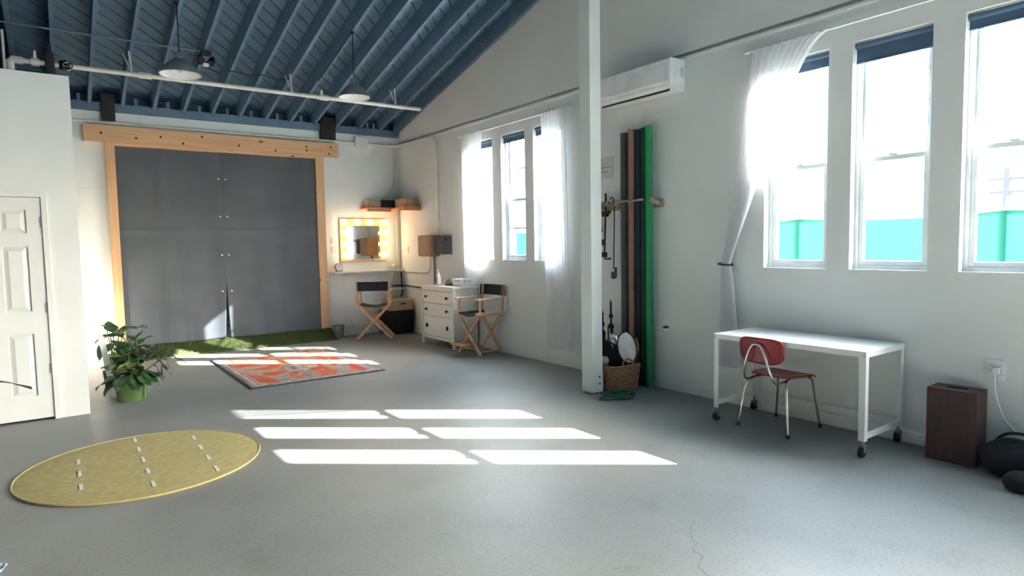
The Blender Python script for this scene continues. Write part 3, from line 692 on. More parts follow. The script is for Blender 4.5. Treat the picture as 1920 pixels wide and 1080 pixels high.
q = NB(); box(q, XR-.012, 10.33, 1.42, XR-.001, 10.40, 1.54, .003); box(q, XR-.016, 10.353, 1.455, XR-.012, 10.377, 1.505)
tag(mk('wall_outlet', q, 'plastic'), 'white outlet plate on the window wall right of the mirror', 'outlet')
# wall boxes
wbx = thing('electrical_box', 'tan timber-clad electrical box on the window wall', 'electrical box', (XR, 9.38, 1.37))
q = NB(); box(q, -.20, -.19, 0, -.002, .19, .35, .006); mk('case', q, 'woodbx', wbx)
q = NB(); box(q, -.212, -.18, .01, -.20, .18, .34, .003); mk('cover', q, 'woodbx', wbx)
wb2 = thing('breaker_box', 'dark grey electrical box with switch lever under the conduit', 'electrical box', (XR, 8.96, 1.405))
q = NB(); box(q, -.12, -.17, 0, -.002, .17, .30, .006); mk('case', q, 'roll_g', wb2)
q = NB(); box(q, -.13, -.16, .01, -.12, .16, .29, .003); mk('cover', q, 'roll_g', wb2)
q = NB(); tube(q, [(-.09, -.17, .22), (-.12, -.2, .25), (-.16, -.22, .29)], .010, 8); mk('lever', q, 'black', wb2)
q = NB(); tube(q, [(XR-.04, 9.185, 1.43), (XR-.04, 9.12, 1.43)], .02, 8); mk('nipple', q, 'plastic', wb2).location = (-XR, -8.96, -1.405)
q = NB(); tube(q, [(XR-.03, 9.34, 1.37), (XR-.03, 9.34, .45)], .018, 8)
tag(mk('grey_conduit', q, 'metal', None, True), 'grey metal conduit dropping from the tan box behind the dresser', 'conduit')
q = NB(); tube(q, [(XR-.02, 9.50, 1.37), (XR-.02, 9.50, 1.18), (XR-.02, 9.56, 1.10), (XR-.02, 9.66, 1.08), (XR-.02, 10.55, 1.09)], .011, 8)
tag(mk('cream_conduit', q, 'cond', None, True), 'thin cream conduit curving from the tan box to the mirror shelf', 'conduit')
q = NB(); tube(q, [(5.12, 10.58, 1.085), (5.115, 10.56, .95), (5.115, 10.56, .80), (5.115, 10.545, .70), (5.09, 10.54, .63)], .013, 8)
tag(mk('power_cable', q, 'black', None, True), 'black power cable hanging in the corner below the mirror shelf', 'cable')
q = NB(); tube(q, [(4.95, YB-.04, .83), (5.07, YB-.05, .83), (5.135, 10.40, .83), (5.14, 9.1, .80)], .012, 8)
tag(mk('low_cable', q, 'black', None, True), 'dark cable running along the window wall behind the dresser', 'cable')
# black bin with kraft box, bucket
kb = thing('storage_basket', 'black fabric storage bin standing in the corner', 'bin', (4.88, 10.33, 0))
q = NB()
prism(q, [(-.25, -.24), (.25, -.24), (.25, .24), (-.25, .24)], 0, .42, 2)
for v in q.verts:
    if v.co.z < .01: v.co.x *= .93; v.co.y *= .93
bmesh.ops.bevel(q, geom=list(q.edges), offset=.03, segments=3, affect='EDGES'); mk('bin_body', q, 'blackfab', kb, True)
q = NB(); box(q, -.256, -.05, .28, -.249, .05, .31, .002); mk('handle', q, 'blackfab', kb)
kx = thing('kraft_box', 'tan cardboard box with cut-out handle resting on the black bin', 'box', (4.90, 10.32, .42))
q = NB(); box(q, -.215, -.19, 0, .215, .19, .165, .004); mk('box_body', q, 'kraft', kx)
q = NB(); box(q, -.02, -.194, .10, .075, -.189, .125); mk('handle_hole', q, 'black', kx)
q = NB(); box(q, -.22, -.195, .165, .22, .195, .185, .003); mk('lid', q, 'kraft', kx)
bu = thing('metal_bucket', 'small galvanised bucket beside the right timber post', 'bucket', (3.875, 10.51, 0))
q = NB(); lathe(q, [(0, 0), (.078, 0), (.1, .2), (.094, .2), (.073, .008), (0, .008)], 28); mk('bucket_wall', q, 'metal', bu, True)
q = NB(); tube(q, [(.1*math.cos(t), .1*math.sin(t), .2) for t in [2*PI*i/28 for i in range(28)]], .005, 6, closed=True); mk('rolled_rim', q, 'metal', bu, True)

# ------------------------------------------------------------------ director chairs (local: faces +y, back at -y)
def director(label, loc, rz_, foot=False):
    c = thing('director_chair', label, 'chair', loc, rz_, 'director chairs by the mirror')
    W, D, SH, AH, BT = .50, .42, .585, .79, .965
    w2, d2 = W/2, D/2
    for sx in (-1, 1):
        q = NB(); box(q, sx*w2-.022, -d2-.035, SH-.025, sx*w2+.022, d2+.035, SH+.022, .006); mk('seat_rail', q, 'woodlt', c)
        q = NB(); obox(q, (sx*w2, -d2, SH+.02), (sx*w2, -d2-.035, BT), .032, .022, up=(0, 1, 0), bev=.003); mk('back_upright', q, 'woodlt', c)
        q = NB(); box(q, sx*w2-.012, d2-.05, SH+.02, sx*w2+.012, d2-.02, AH-.01, .003); mk('arm_support', q, 'woodlt', c)
        q = NB(); box(q, sx*w2-.026, -d2-.02, AH-.012, sx*w2+.026, d2+.03, AH+.012, .006); mk('armrest', q, 'woodlt', c)
        for y in (-d2+.02, d2-.02):
            yo = y+sx*.0135
            q = NB(); obox(q, (sx*(w2-.01), yo, SH-.02), (-sx*(w2+.035), yo, .012), .050, .024, up=(0, 1, 0), bev=.004); mk('leg', q, 'woodlt', c)
    for y in (-d2+.02, d2-.02):
        q = NB(); tube(q, [(0, y-.03, SH*.5), (0, y+.03, SH*.5)], .012, 10); mk('pivot_bolt', q, 'metal', c, True)
    for sx in (-1, 1):
        q = NB(); tube(q, [(sx*(w2-.03), -d2+.02, .05), (sx*(w2-.03), d2-.02, .05)], .011, 8); mk('foot_rail', q, 'woodlt', c, True)
    q = NB(); obox(q, (-.12, -d2+.04, .40), (.12, -d2+.04, .40), .02, .02); mk('stretcher', q, 'woodlt', c)
    def fs(u, v): return ((-w2+.005)+(W-.01)*u, -d2+D*v, SH+.004-.045*math.sin(PI*u))
    q = NB(); sheet(q, fs, 14, 8); mk('seat', q, 'blackfab', c, True, .005)
    def fb(u, v):
        z = BT-.145+.15*v; return (-w2-.02+(W+.04)*u, -d2-.035*(z-SH)/(BT-SH)-.018-.03*math.sin(PI*u)+(.045 if u < .02 or u > .98 else 0), z)
    q = NB(); sheet(q, fb, 18, 6); mk('backrest', q, 'blackfab', c, True, .006)
    if foot:
        q = NB(); obox(q, (-.16, d2+.12, .16), (.16, d2+.12, .16), .16, .018, up=(0, 0, 1), bev=.004); mk('footrest', q, 'woodlt', c)
        for sx in (-1, 1):
            q = NB(); obox(q, (sx*.14, d2+.17, .15), (sx*.17, d2-.02, .09), .02, .025); mk('footrest_strut', q, 'woodlt', c)
    return c
director('director chair with black canvas facing the bulb mirror', (4.33, 9.99, 0), math.atan2(-.5, .87))
director('director chair with black canvas and footrest standing beside the dresser', (4.86, 7.55, 0), PI/2+.05, True)

# ------------------------------------------------------------------ dresser
dr = thing('dresser', 'white three-drawer dresser with dark knobs against the window wall', 'dresser', (4.70, 8.515, 0), 0)
DD, DWd, DH = .42, 1.0, .93
q = NB(); box(q, -.02, -DWd/2-.02, DH-.025, DD, DWd/2+.02, DH, .004); mk('top', q, 'dress', dr)
q = NB()
for y in (-1, 1):
    for x in (0, DD-.05): box(q, x, y*DWd/2-(.05 if y > 0 else 0), 0, x+.05, y*DWd/2+(0 if y > 0 else .05), DH-.025, .003)
    box(q, .05, y*DWd/2-(.03 if y > 0 else -.012), .13, DD-.05, y*DWd/2-(.012 if y > 0 else -.03), DH-.025)
    box(q, .05, y*DWd/2-(.032 if y > 0 else -.002), DH-.085, DD-.05, y*DWd/2-(.002 if y > 0 else -.032), DH-.025)
box(q, .03, -DWd/2+.05, .13, DD-.02, DWd/2-.05, DH-.03); box(q, .006, -DWd/2+.05, .10, .03, DWd/2-.05, .14); box(q, .006, -DWd/2+.05, DH-.075, .03, DWd/2-.05, DH-.025)
mk('body', q, 'dress', dr)
for i, (z0, z1, kind) in enumerate(((.665, .845, 'knob'), (.465, .65, 'knob'), (.15, .45, 'pull'))):
    q = NB(); box(q, .004, -DWd/2+.056, z0, .03, DWd/2-.056, z1, .004); d = mk('drawer', q, 'dress', dr)
    for y in (-.32, .32):
        q = NB()
        zc = (z0+z1)/2
        if kind == 'knob': lathe(q, [(0, 0), (.012, 0), (.01, .014), (.022, .024), (.02, .034), (0, .038)], 14)
        else: lathe(q, [(0, 0), (.012, 0), (.010, .016), (.015, .024), (0, .03)], 12, squash=(1, 2.6))
        o = mk(kind, q, 'iron', d, True); o.location = (.004, y, zc); o.rotation_euler = (0, -PI/2, 0)
        if kind == 'pull': o.rotation_euler = (PI/2, 0, -PI/2)
DT = DH
bo = thing('bottle', 'slim white pump bottle on a small tray on the dresser', 'bottle', (4.86, 8.72, DT+.012))
q = NB(); lathe(q, [(0, 0), (.036, 0), (.038, .02), (.038, .13), (.02, .155), (.014, .17), (.014, .185), (0, .185)], 20); mk('bottle_body', q, 'plastic', bo, True)
q = NB(); box(q, -.0385, -.012, .03, -.037, .012, .12); mk('printed_label', q, 'ink', bo)
q = NB(); tube(q, [(0, 0, .18), (0, 0, .215), (-.03, 0, .218)], .007, 8); mk('pump', q, 'plastic', bo, True)
q = NB(); box(q, -.07, -.09, 0, .07, .09, .012, .003)
tag(mk('small_tray', q, 'woodlt', None), 'thin pale wooden tray under the pump bottle on the dresser', 'tray').location = (4.86, 8.70, DT)
hp = thing('scarf_pile', 'crumpled grey-brown scarf heap in the middle of the dresser top', 'scarf', (4.92, 8.42, DT))
def fsc(u, v):
    a = 2*PI*u; r = .105*math.sin(PI*v*.5); k = 1+.18*math.sin(3*a+v*5)+.1*math.sin(7*a)
    return (r*k*math.cos(a)*.8, r*k*math.sin(a)*1.1, .075*math.cos(PI*v*.5)**.7*(1+.25*math.sin(5*a+v*9))+.002)
q = NB(); sheet(q, fsc, 40, 10); mk('cloth', q, mat('grey_brown_knit', (112, 96, 88), .95, c2=(78, 70, 66), scale=30), hp, True, .008)
tb_ = thing('storage_tub', 'small white plastic tub with slots on the dresser edge', 'tub', (4.93, 8.12, DT+.004))
q = NB()
A = [q.verts.new((x*.085, y*.12, 0)) for x, y in ((-1, -1), (1, -1), (1, 1), (-1, 1))]; B = [q.verts.new((x*.1, y*.14, .11)) for x, y in ((-1, -1), (1, -1), (1, 1), (-1, 1))]
q.faces.new(A)
for i in range(4): q.faces.new((A[i], A[(i+1) % 4], B[(i+1) % 4], B[i]))
mk('tub_wall', q, 'plastic', tb_, False, .006)
for y in (-.07, .0, .07):
    q = NB(); box(q, -.1005, y-.02, .072, -.094, y+.02, .086); mk('slot', q, 'plasticgrey', tb_)
for x in (-.04, .045):
    q = NB(); box(q, x-.015, -.1375, .072, x+.015, -.130, .086); mk('slot', q, 'plasticgrey', tb_)

# ------------------------------------------------------------------ rugs
def rug_mat():
    m = bpy.data.materials.new('faded_orange_persian_pattern'); m.use_nodes = True; n = m.node_tree; b = n.nodes['Principled BSDF']; b.inputs['Roughness'].default_value = .95
    tc = n.nodes.new('ShaderNodeTexCoord')
    def noise(sc, det, stretch=(1, 1, 1), dist=0):
        mp = n.nodes.new('ShaderNodeMapping'); mp.inputs['Scale'].default_value = stretch; n.links.new(tc.outputs['Object'], mp.inputs[0])
        t = n.nodes.new('ShaderNodeTexNoise'); t.inputs['Scale'].default_value = sc; t.inputs['Detail'].default_value = det; t.inputs['Distortion'].default_value = dist
        n.links.new(mp.outputs[0], t.inputs[0]); return t.outputs[0]
    r = n.nodes.new('ShaderNodeValToRGB'); e = r.color_ramp.elements
    e[0].position = .30; e[0].color = lin((96, 100, 108)); e[1].position = .72; e[1].color = lin((178, 78, 48))
    for p, c in ((.42, (154, 142, 132)), (.48, (178, 110, 80)), (.56, (172, 74, 46))): k = e.new(p); k.color = lin(c)
    n.links.new(noise(2.6, 7, (1, .8, 1), 1.6), r.inputs[0])
    # grey medallion in the middle
    sx = n.nodes.new('ShaderNodeSeparateXYZ'); n.links.new(tc.outputs['Object'], sx.inputs[0])
    def M2(op, a, b_=None):
        k = n.nodes.new('ShaderNodeMath'); k.operation = op
        for i, v in enumerate((a, b_)):
            if v is None: continue
            if isinstance(v, (int, float)): k.inputs[i].default_value = v
            else: n.links.new(v, k.inputs[i])
        return k.outputs[0]
    ax, ay = M2('ABSOLUTE', sx.outputs[0]), M2('ABSOLUTE', sx.outputs[1])
    dm = M2('ADD', M2('ADD', M2('MULTIPLY', ax, 2.0), M2('MULTIPLY', M2('ABSOLUTE', M2('ADD', sx.outputs[1], .25)), 1.9)), M2('MULTIPLY', noise(5, 5), .9))
    med = M2('LESS_THAN', dm, 1.02)
    r2 = n.nodes.new('ShaderNodeValToRGB'); r2.color_ramp.elements[0].color = lin((92, 94, 98)); r2.color_ramp.elements[1].color = lin((176, 170, 158))
    r2.color_ramp.elements[0].position = .4; r2.color_ramp.elements[1].position = .6
    n.links.new(noise(9, 6), r2.inputs[0])
    m1 = n.nodes.new('ShaderNodeMixRGB'); n.links.new(M2('MULTIPLY', med, .85), m1.inputs[0]); n.links.new(r.outputs[0], m1.inputs[1]); n.links.new(r2.outputs[0], m1.inputs[2])
    # border bands
    d = M2('MINIMUM', M2('SUBTRACT', .80, ax), M2('SUBTRACT', 1.13, ay))
    r3 = n.nodes.new('ShaderNodeValToRGB'); r3.color_ramp.interpolation = 'CONSTANT'; e = r3.color_ramp.elements
    e[0].position = 0; e[0].color = lin((84, 76, 82)); e[1].position = .1; e[1].color = lin((150, 134, 136))
    for p, c in ((.45, (190, 172, 160)), (.62, (128, 112, 116)), (.72, (200, 150, 128))): k = e.new(p); k.color = lin(c)
    n.links.new(M2('MULTIPLY', d, 5.5), r3.inputs[0])
    bl = n.nodes.new('ShaderNodeMixRGB'); bl.blend_type = 'MULTIPLY'; bl.inputs[0].default_value = .55
    r4 = n.nodes.new('ShaderNodeValToRGB'); r4.color_ramp.elements[0].position = .42; r4.color_ramp.elements[1].position = .55; r4.color_ramp.elements[0].color = (.3, .3, .34, 1)
    n.links.new(noise(16, 3), r4.inputs[0]); n.links.new(r3.outputs[0], bl.inputs[1]); n.links.new(r4.outputs[0], bl.inputs[2])
    m2 = n.nodes.new('ShaderNodeMixRGB'); n.links.new(M2('LESS_THAN', d, .15), m2.inputs[0]); n.links.new(m1.outputs[0], m2.inputs[1]); n.links.new(bl.outputs[0], m2.inputs[2])
    n.links.new(m2.outputs[0], b.inputs['Base Color']); return m
MT['rug'] = rug_mat()
rg = thing('patterned_rug', 'faded orange and grey patterned rectangular rug lying in the sun', 'rug', (2.46, 8.41, 0), .0)
def frg(u, v): return (-.80+1.60*u, -1.13+2.26*v, .007+.001*math.sin(u*20)*math.sin(v*17))
q = NB(); sheet(q, frg, 24, 30); mk('rug_pile', q, 'rug', rg, True, .008)
q = NB(); tube(q, [(-.8, -1.13, .006), (.8, -1.13, .006), (.8, 1.13, .006), (-.8, 1.13, .006)], .0055, 6, closed=True); mk('rug_binding', q, 'bark', rg, True)
MT['yellow'] = mat('yellow_looped_rug', (172, 160, 110), .95, c2=(154, 141, 90), scale=22, detail=8, stretch=(1, 2.2, 1), bump=.25, bscale=160)
rr_ = thing('round_rug', 'round yellow rug with rows of white dashes', 'rug', (.45, 5.25, 0))
q = NB(); lathe(q, [(0, .011), (.3, .011), (.6, .011), (.762, .011), (.774, .009), (.778, .001), (0, .001)], 72); mk('rug_pile', q, 'yellow', rr_, True)
q = NB(); tube(q, [(.774*math.cos(t), .774*math.sin(t), .008) for t in [2*PI*i/72 for i in range(72)]], .007, 6, closed=True); mk('rug_binding', q, 'yellowrim', rr_, True)
q = NB(); box(q, -.011, -.06, .0105, .011, .06, .0135, .001); ds0 = mk('white_dash', q, 'paper', rr_); first = True
for x, off in ((-.40, .0), (-.01, .06), (.385, .11)):
    for k in range(-3, 4):
        y = k*.30+off
        if math.hypot(x, abs(y)+.06) > .74: continue
        o = ds0 if first else inst(ds0, rr_); first = False; o.location = (x, y, 0)

# ------------------------------------------------------------------ desk
dk = thing('rolling_desk', 'white steel desk on black casters by the window wall', 'desk', (4.84, 2.725, 0))
dx, dy, TZ = .28, .61, .755
q = NB(); box(q, -dx-.02, -dy-.02, TZ-.004, dx+.015, dy+.02, TZ, .001); mk('desktop', q, 'white', dk)
q = NB()
for y in (-dy-.02, dy+.008): box(q, -dx-.02, y, TZ-.042, dx+.015, y+.012, TZ-.004)
for x in (-dx-.02, dx+.003): box(q, x, -dy-.008, TZ-.042, x+.012, dy+.008, TZ-.004)
mk('apron', q, 'white', dk)
for sx in (-1, 1):
    for sy in (-1, 1):
        q = NB(); x, y = sx*(dx-.003), sy*(dy+.002)
        xo, yo = (-dx-.018 if sx < 0 else dx+.013), (-dy-.018 if sy < 0 else dy+.018)
        box(q, min(xo, xo-sx*.045), min(yo, yo-sy*.005), .115, max(xo, xo-sx*.045), max(yo, yo-sy*.005), TZ-.005)
        box(q, min(xo, xo-sx*.005), min(yo-sy*.005, yo-sy*.045), .115, max(xo, xo-sx*.005), max(yo-sy*.005, yo-sy*.045), TZ-.005)
        lg_ = mk('leg', q, 'white', dk)
        cx, cy = xo-sx*.02, yo-sy*.02
        q = NB(); tube(q, [(cx, cy, .125), (cx, cy, .085)], .01, 8); box(q, cx-.02, cy-.018, .07, cx+.02, cy+.018, .09, .003); box(q, cx-.022, cy-.02, .035, cx+.012, cy-.016, .085); box(q, cx-.022, cy+.016, .035, cx+.012, cy+.02, .085); mk('caster_fork', q, 'metal', dk)
        q = NB(); tube(q, [(cx-.012, cy-.014, .037), (cx-.012, cy+.014, .037)], .036, 20); mk('caster_wheel', q, 'rubber', dk, True)
        q = NB(); tube(q, [(xo+sx*.001, yo-sy*.012, TZ-.03), (xo+sx*.004, yo-sy*.012, TZ-.03)], .006, 8); mk('bolt', q, 'metal', dk)
for sy in (-1, 1):
    q = NB(); yo = sy*(dy+.013); box(q, -dx-.012, yo-.004, .13, dx+.008, yo+.004, .175); mk('side_rail', q, 'white', dk)
q = NB(); box(q, dx-.01, -dy, .13, dx-.002, dy, .175); mk('rear_rail', q, 'white', dk)

# ------------------------------------------------------------------ red school chair (local: faces +x)
rc = thing('school_chair', 'red moulded school chair with chrome legs pushed under the desk', 'chair', (4.80, 2.885, 0), -.04)
def fseat(u, v):
    x = -.20+.41*u; w = .165+.03*math.sin(PI*min(1, u*1.1)*.6); y = (-1+2*v)*w
    z = .445-.018*math.cos((v-.5)*PI)*math.sin(PI*u)+(.012*(1-u))-.02*max(0, (u-.85)/.15)**2
    c = .03*(abs(v-.5)*2)**6; x += c*(1 if u < .5 else -1)
    return (x, y, z)
q = NB(); sheet(q, fseat, 18, 16); mk('seat', q, 'red', rc, True, .012)
def fback(u, v):
    # rounded backrest, wider at top
    a = -1+2*u; b = -1+2*v; w = .205-.014*(1-v); h = .105
    k = (abs(a)**4+abs(b)**4)**.25; m = max(abs(a), abs(b), 1e-6); s = m/max(k, 1e-6)
    y = a*s*w; zz = b*s*h
    return (-.305+.16*y*y*6*.16-.10*zz, y, .668+zz)
def fback2(u, v):
    p = fback(u, v); return (p[0]+.035*(p[1]/.19)**2, p[1], p[2])
q = NB(); sheet(q, fback2, 22, 14); mk('backrest', q, 'red', rc, True, .012)
def spl(pts, n=6):
    pts = [Vector(p) for p in pts]; out = []
    for i in range(len(pts)-1):
        p0 = pts[max(0, i-1)]; p1 = pts[i]; p2 = pts[i+1]; p3 = pts[min(len(pts)-1, i+2)]
        for k in range(n):
            t = k/n
            out.append(.5*((2*p1)+(-p0+p2)*t+(2*p0-5*p1+4*p2-p3)*t*t+(-p0+3*p1-3*p2+p3)*t**3))
    out.append(pts[-1]); return out
q = NB(); tube(q, spl([(-.12, -.135, .425), (-.26, -.135, .415), (-.315, -.125, .47), (-.335, -.09, .60), (-.335, -.045, .70), (-.335, 0, .722), (-.335, .045, .70), (-.335, .09, .60), (-.315, .125, .47), (-.26, .135, .415), (-.12, .135, .425)]), .0095, 10); mk('back_hoop', q, 'chrome', rc, True)
for sy in (-1, 1):
    q = NB(); tube(q, spl([(0, sy*.10, .425), (-.12, sy*.13, .424), (-.185, sy*.165, .40), (-.215, sy*.19, .30), (-.245, sy*.225, .018)]), .0105, 10); mk('rear_leg', q, 'chrome', rc, True)
    q = NB(); tube(q, spl([(0, sy*.10, .420), (.13, sy*.13, .420), (.185, sy*.155, .40), (.205, sy*.165, .30), (.235, sy*.20, .018)]), .0105, 10); mk('front_leg', q, 'chrome', rc, True)
    for x, y in ((-.247, .227), (.236, .201)):
        q = NB(); tube(q, [(x, sy*y, 0), (x, sy*y, .03)], .013, 10); mk('foot_cap', q, 'rubber', rc, True)

# ------------------------------------------------------------------ apple box, bag, outlets on the right
ab = thing('apple_box', 'dark red wooden crate with hand slot standing on end by the outlet', 'crate', (4.995, 1.70, 0), .03)
t_ = .018; q = NB()
box(q, -.10, -.148, 0, -.10+t_, .148, .505, .002); box(q, .10-t_, -.148, 0, .10, .148, .505, .002)
box(q, -.10+t_, -.148, 0, .10-t_, -.148+t_, .505, .002); box(q, -.10+t_, .148-t_, 0, .10-t_, .148, .505, .002); box(q, -.10+t_, -.148+t_, 0, .10-t_, .148-t_, t_)
mk('side_panel', q, 'redbox', ab)
q = NB()
zt0, zt1 = .487, .505
box(q, -.082, -.13, zt0, -.022, .13, zt1); box(q, .022, -.13, zt0, .082, .13, zt1); box(q, -.022, -.13, zt0, .022, -.065, zt1); box(q, -.022, .065, zt0, .022, .13, zt1)
mk('slotted_top', q, 'redbox', ab)
bg_ = thing('duffel_bag', 'slumped black fabric bag on the floor at the right edge', 'bag', (4.93, 1.33, 0), .1)
def fbag(u, v):
    a = 2*PI*u; t = PI*v; r = math.sin(t)**.6; k = 1+.07*math.sin(3*a+2)+.05*math.sin(5*a+v*6)
    return (.16*r*k*math.cos(a), .185*r*k*math.sin(a), max(.004, .11-.115*math.cos(t)*(1+.08*math.sin(4*a))))
q = NB(); sheet(q, fbag, 44, 22); bmesh.ops.remove_doubles(q, verts=q.verts, dist=.0005); mk('bag_body', q, 'blackfab', bg_, True)
for x in (-.06, .06):
    q = NB(); tube(q, spl([(x, -.15, .16), (x*1.3, -.1, .235), (x*1.4, 0, .262), (x*1.3, .09, .24), (x, .15, .165)]), .010, 8); mk('carry_strap', q, 'black', bg_, True)
q = NB(); tube(q, spl([(0, -.17, .15), (.01, -.08, .224), (0, 0, .228), (-.01, .08, .222), (0, .16, .16)]), .005, 6); mk('zip', q, 'plasticgrey', bg_, True)
b2 = NB()
def fb2(u, v):
    a = 2*PI*u; t = PI*v; r = math.sin(t)**.7
    return (.10*r*math.cos(a), .12*r*math.sin(a)*(1+.1*math.sin(3*a)), max(.003, .055-.06*math.cos(t)))
sheet(b2, fb2, 30, 14); o = mk('dark_pouch', b2, 'blackfab', None, True); o.location = (4.68, 1.22, 0); tag(o, 'small black pouch lying in front of the slumped bag', 'pouch')
def outlet(y, z, w, label, gang=1):
    t = thing('wall_outlet', label, 'outlet', (XR, y, z))
    q = NB(); box(q, -.009, -w/2, -.058, -.0005, w/2, .058, .003); mk('plate', q, 'plastic', t)
    for g in range(gang):
        yy = 0 if gang == 1 else (-.025+.05*g)
        for zz in (-.02, .02):
            q = NB(); box(q, -.012, yy-.014, zz-.013, -.009, yy+.014, zz+.013, .002); r = mk('receptacle', q, 'plastic', t)
            for s_ in (-.005, .005):
                q = NB(); box(q, -.0125, yy+s_-.001, zz-.005, -.0119, yy+s_+.001, zz+.005); mk('slot', q, 'black', r)
    return t
outlet(1.53, .65, .118, 'white double outlet with white cord above the black bag', 2)
pg = thing('power_adapter', 'white plug and cord hanging from the double outlet to the bag', 'cord', (XR, 1.52, .64))
q = NB(); box(q, -.05, -.02, -.03, -.0135, .02, .015, .006); mk('plug', q, 'plastic', pg)
q = NB(); box(q, -.04, -.047, -.075, -.0135, -.012, -.035, .006); mk('second_plug', q, 'plastic', pg)
q = NB(); tube(q, spl([(-.045, .0, -.025), (-.06, -.01, -.15), (-.07, -.06, -.30), (-.09, -.15, -.40), (-.10, -.21, -.43)]), .0045, 8); mk('cord', q, 'plastic', pg, True)
outlet(4.39, .665, .075, 'white single outlet with green plug beside the green roll')
gp = thing('extension_plug', 'dark green plug in the outlet beside the green backdrop roll', 'plug', (XR, 4.385, .655))
q = NB(); box(q, -.045, -.03, -.012, -.0135, .025, .012, .005); mk('plug_body', q, 'cableg', gp)
wp = thing('white_plug_cord', 'white plug with thin cord dropping down the wall to the floor', 'cord', (XR, 4.47, .585))
q = NB(); box(q, -.04, -.02, -.025, -.001, .02, .02, .005); mk('plug', q, 'plastic', wp)
q = NB(); tube(q, spl([(-.025, 0, -.02), (-.03, .01, -.2), (-.035, .06, -.38), (-.05, .10, -.48), (-.06, .11, -.575)]), .005, 8); mk('cord', q, 'cond', wp, True)
# notice on the wall
nt_ = thing('wall_notice', 'faint white paper notice taped to the wall beside the post', 'notice', (XR, 5.30, 2.40))
q = NB(); box(q, -.003, -.14, -.12, -.0005, .14, .12); mk('sheet', q, 'paper', nt_)
for z, y0, y1 in ((.005, -.09, .13), (-.045, -.06, .09)):
    q = NB(); box(q, -.0042, y0, z-.004, -.0031, y1, z+.004); mk('printed_line', q, 'ink', nt_)

# ------------------------------------------------------------------ backdrop rolls, rack, tools
def roll(nm, m, y0, y1, top, label, x=5.075, lean=.0, core=True):
    r = (y1-y0)/2; t = thing(nm, label, 'backdrop roll', (x, (y0+y1)/2, 0), 0, 'backdrop rolls leaning on the wall')
    q = NB(); tube(q, [(0, 0, 0), (0, lean*.4, top*.5), (0, lean, top)], r, 20); mk('paper_roll', q, m, t, True)
    q = NB(); tube(q, [(0, lean, top-.02), (0, lean, top+.006)], r*.6, 16); mk('core', q, 'kraft', t, True)
    return t
roll('backdrop_roll', 'roll_g', 4.862, 4.955, 2.725, 'charcoal grey backdrop paper roll, leftmost of the leaning rolls')
roll('backdrop_roll', 'roll_b', 4.712, 4.776, 2.735, 'brown backdrop paper roll between the charcoal and navy rolls', x=5.0)
roll('backdrop_roll', 'roll_n', 4.680, 4.800, 2.735, 'thick navy backdrop paper roll between the brown and green rolls', x=5.095)
gr_ = roll('backdrop_roll', 'roll_g1', 4.602, 4.672, 2.742, 'slim dark green backdrop roll beside the bright green one', x=5.085)
g2 = roll('backdrop_roll', 'roll_g2', 4.486, 4.564, 2.742, 'bright green backdrop roll, rightmost of the leaning rolls', x=5.045, lean=.012)
q = NB(); tube(q, [(.0403*math.cos(t), .0403*math.sin(t)+.005, 1.24+.008*math.sin(t)) for t in [2*PI*i/20 for i in range(20)]], .003, 6, closed=True); mk('tie_cord', q, 'cableg', g2)
rk = thing('peg_rack', 'pale wooden rail with slanted pegs on the wall holding rolls and stands', 'rack', (XR, 0, 1.95))
q = NB(); box(q, -.028, 4.43, -.045, -.001, 5.42, .035, .003); mk('rail', q, 'woodgr', rk)
for y in (4.485, 4.985, 5.05, 5.12, 5.2, 5.28, 5.36):
    q = NB(); obox(q, (-.03, y, 0), (-.16, y-.01, .035), .03, .035, bev=.004); mk('peg', q, 'woodgr', rk)
for y0 in (4.98, 4.79):
    q = NB(); tube(q, spl([(-.03, y0, .01), (-.13, y0-.02, .02), (-.185, y0-.09, .03), (-.16, y0-.17, .035), (-.03, y0-.19, .03)]) if False else spl([(-.14, y0, .0), (-.205, y0-.06, .02), (-.205, y0-.16, .035), (-.165, y0-.22, .04)]), .012, 8); mk('strap', q, 'woodgr', rk, True)
# black boom arm, teal rod, red clamp, small meter on the wall
bm_ = thing('boom_arm', 'black telescopic boom arm hanging from the rack beside the post', 'boom arm', (5.06, 5.19, 0))
q = NB(); tube(q, [(0, 0, 2.10), (0, 0, 1.96)], .012, 10); tube(q, [(0, 0, 1.96), (-.005, .02, 1.42)], .010, 10); mk('arm_tube', q, 'black', bm_, True)
q = NB(); box(q, -.02, -.06, 1.87, .02, .09, 1.90, .005); box(q, -.02, -.03, 1.84, .02, .05, 1.87, .005); mk('grip_head', q, 'black', bm_)
q = NB(); box(q, -.03, .0, 1.38, .02, .05, 1.44, .006); box(q, -.02, -.06, 1.355, .02, .02, 1.375, .004); mk('swivel_foot', q, 'black', bm_)
tr_ = thing('teal_rod', 'thin teal rod with blue tip hanging from the rack', 'rod', (5.07, 5.065, 0))
q = NB(); tube(q, [(0, 0, 1.93), (0, .015, 1.25)], .007, 8); tube(q, spl([(0, 0, 1.93), (0, .01, 2.02), (0, .04, 2.05), (0, .07, 2.03)]), .007, 8); mk('rod', q, 'teal', tr_, True)
q = NB(); box(q, -.014, .0, 1.14, .014, .045, 1.22, .004); box(q, -.01, -.025, 1.155, .01, .0, 1.27, .004); mk('tip', q, 'bluepl', tr_)
rc_ = thing('spring_clamp', 'small red spring clamp hanging on the wall beside the post', 'clamp', (5.12, 5.35, 1.74))
q = NB(); obox(q, (0, -.012, -.05), (0, .01, .07), .02, .025, bev=.005); obox(q, (0, .03, -.05), (0, .012, .07), .02, .025, bev=.005); mk('jaws', q, 'redpl', rc_)
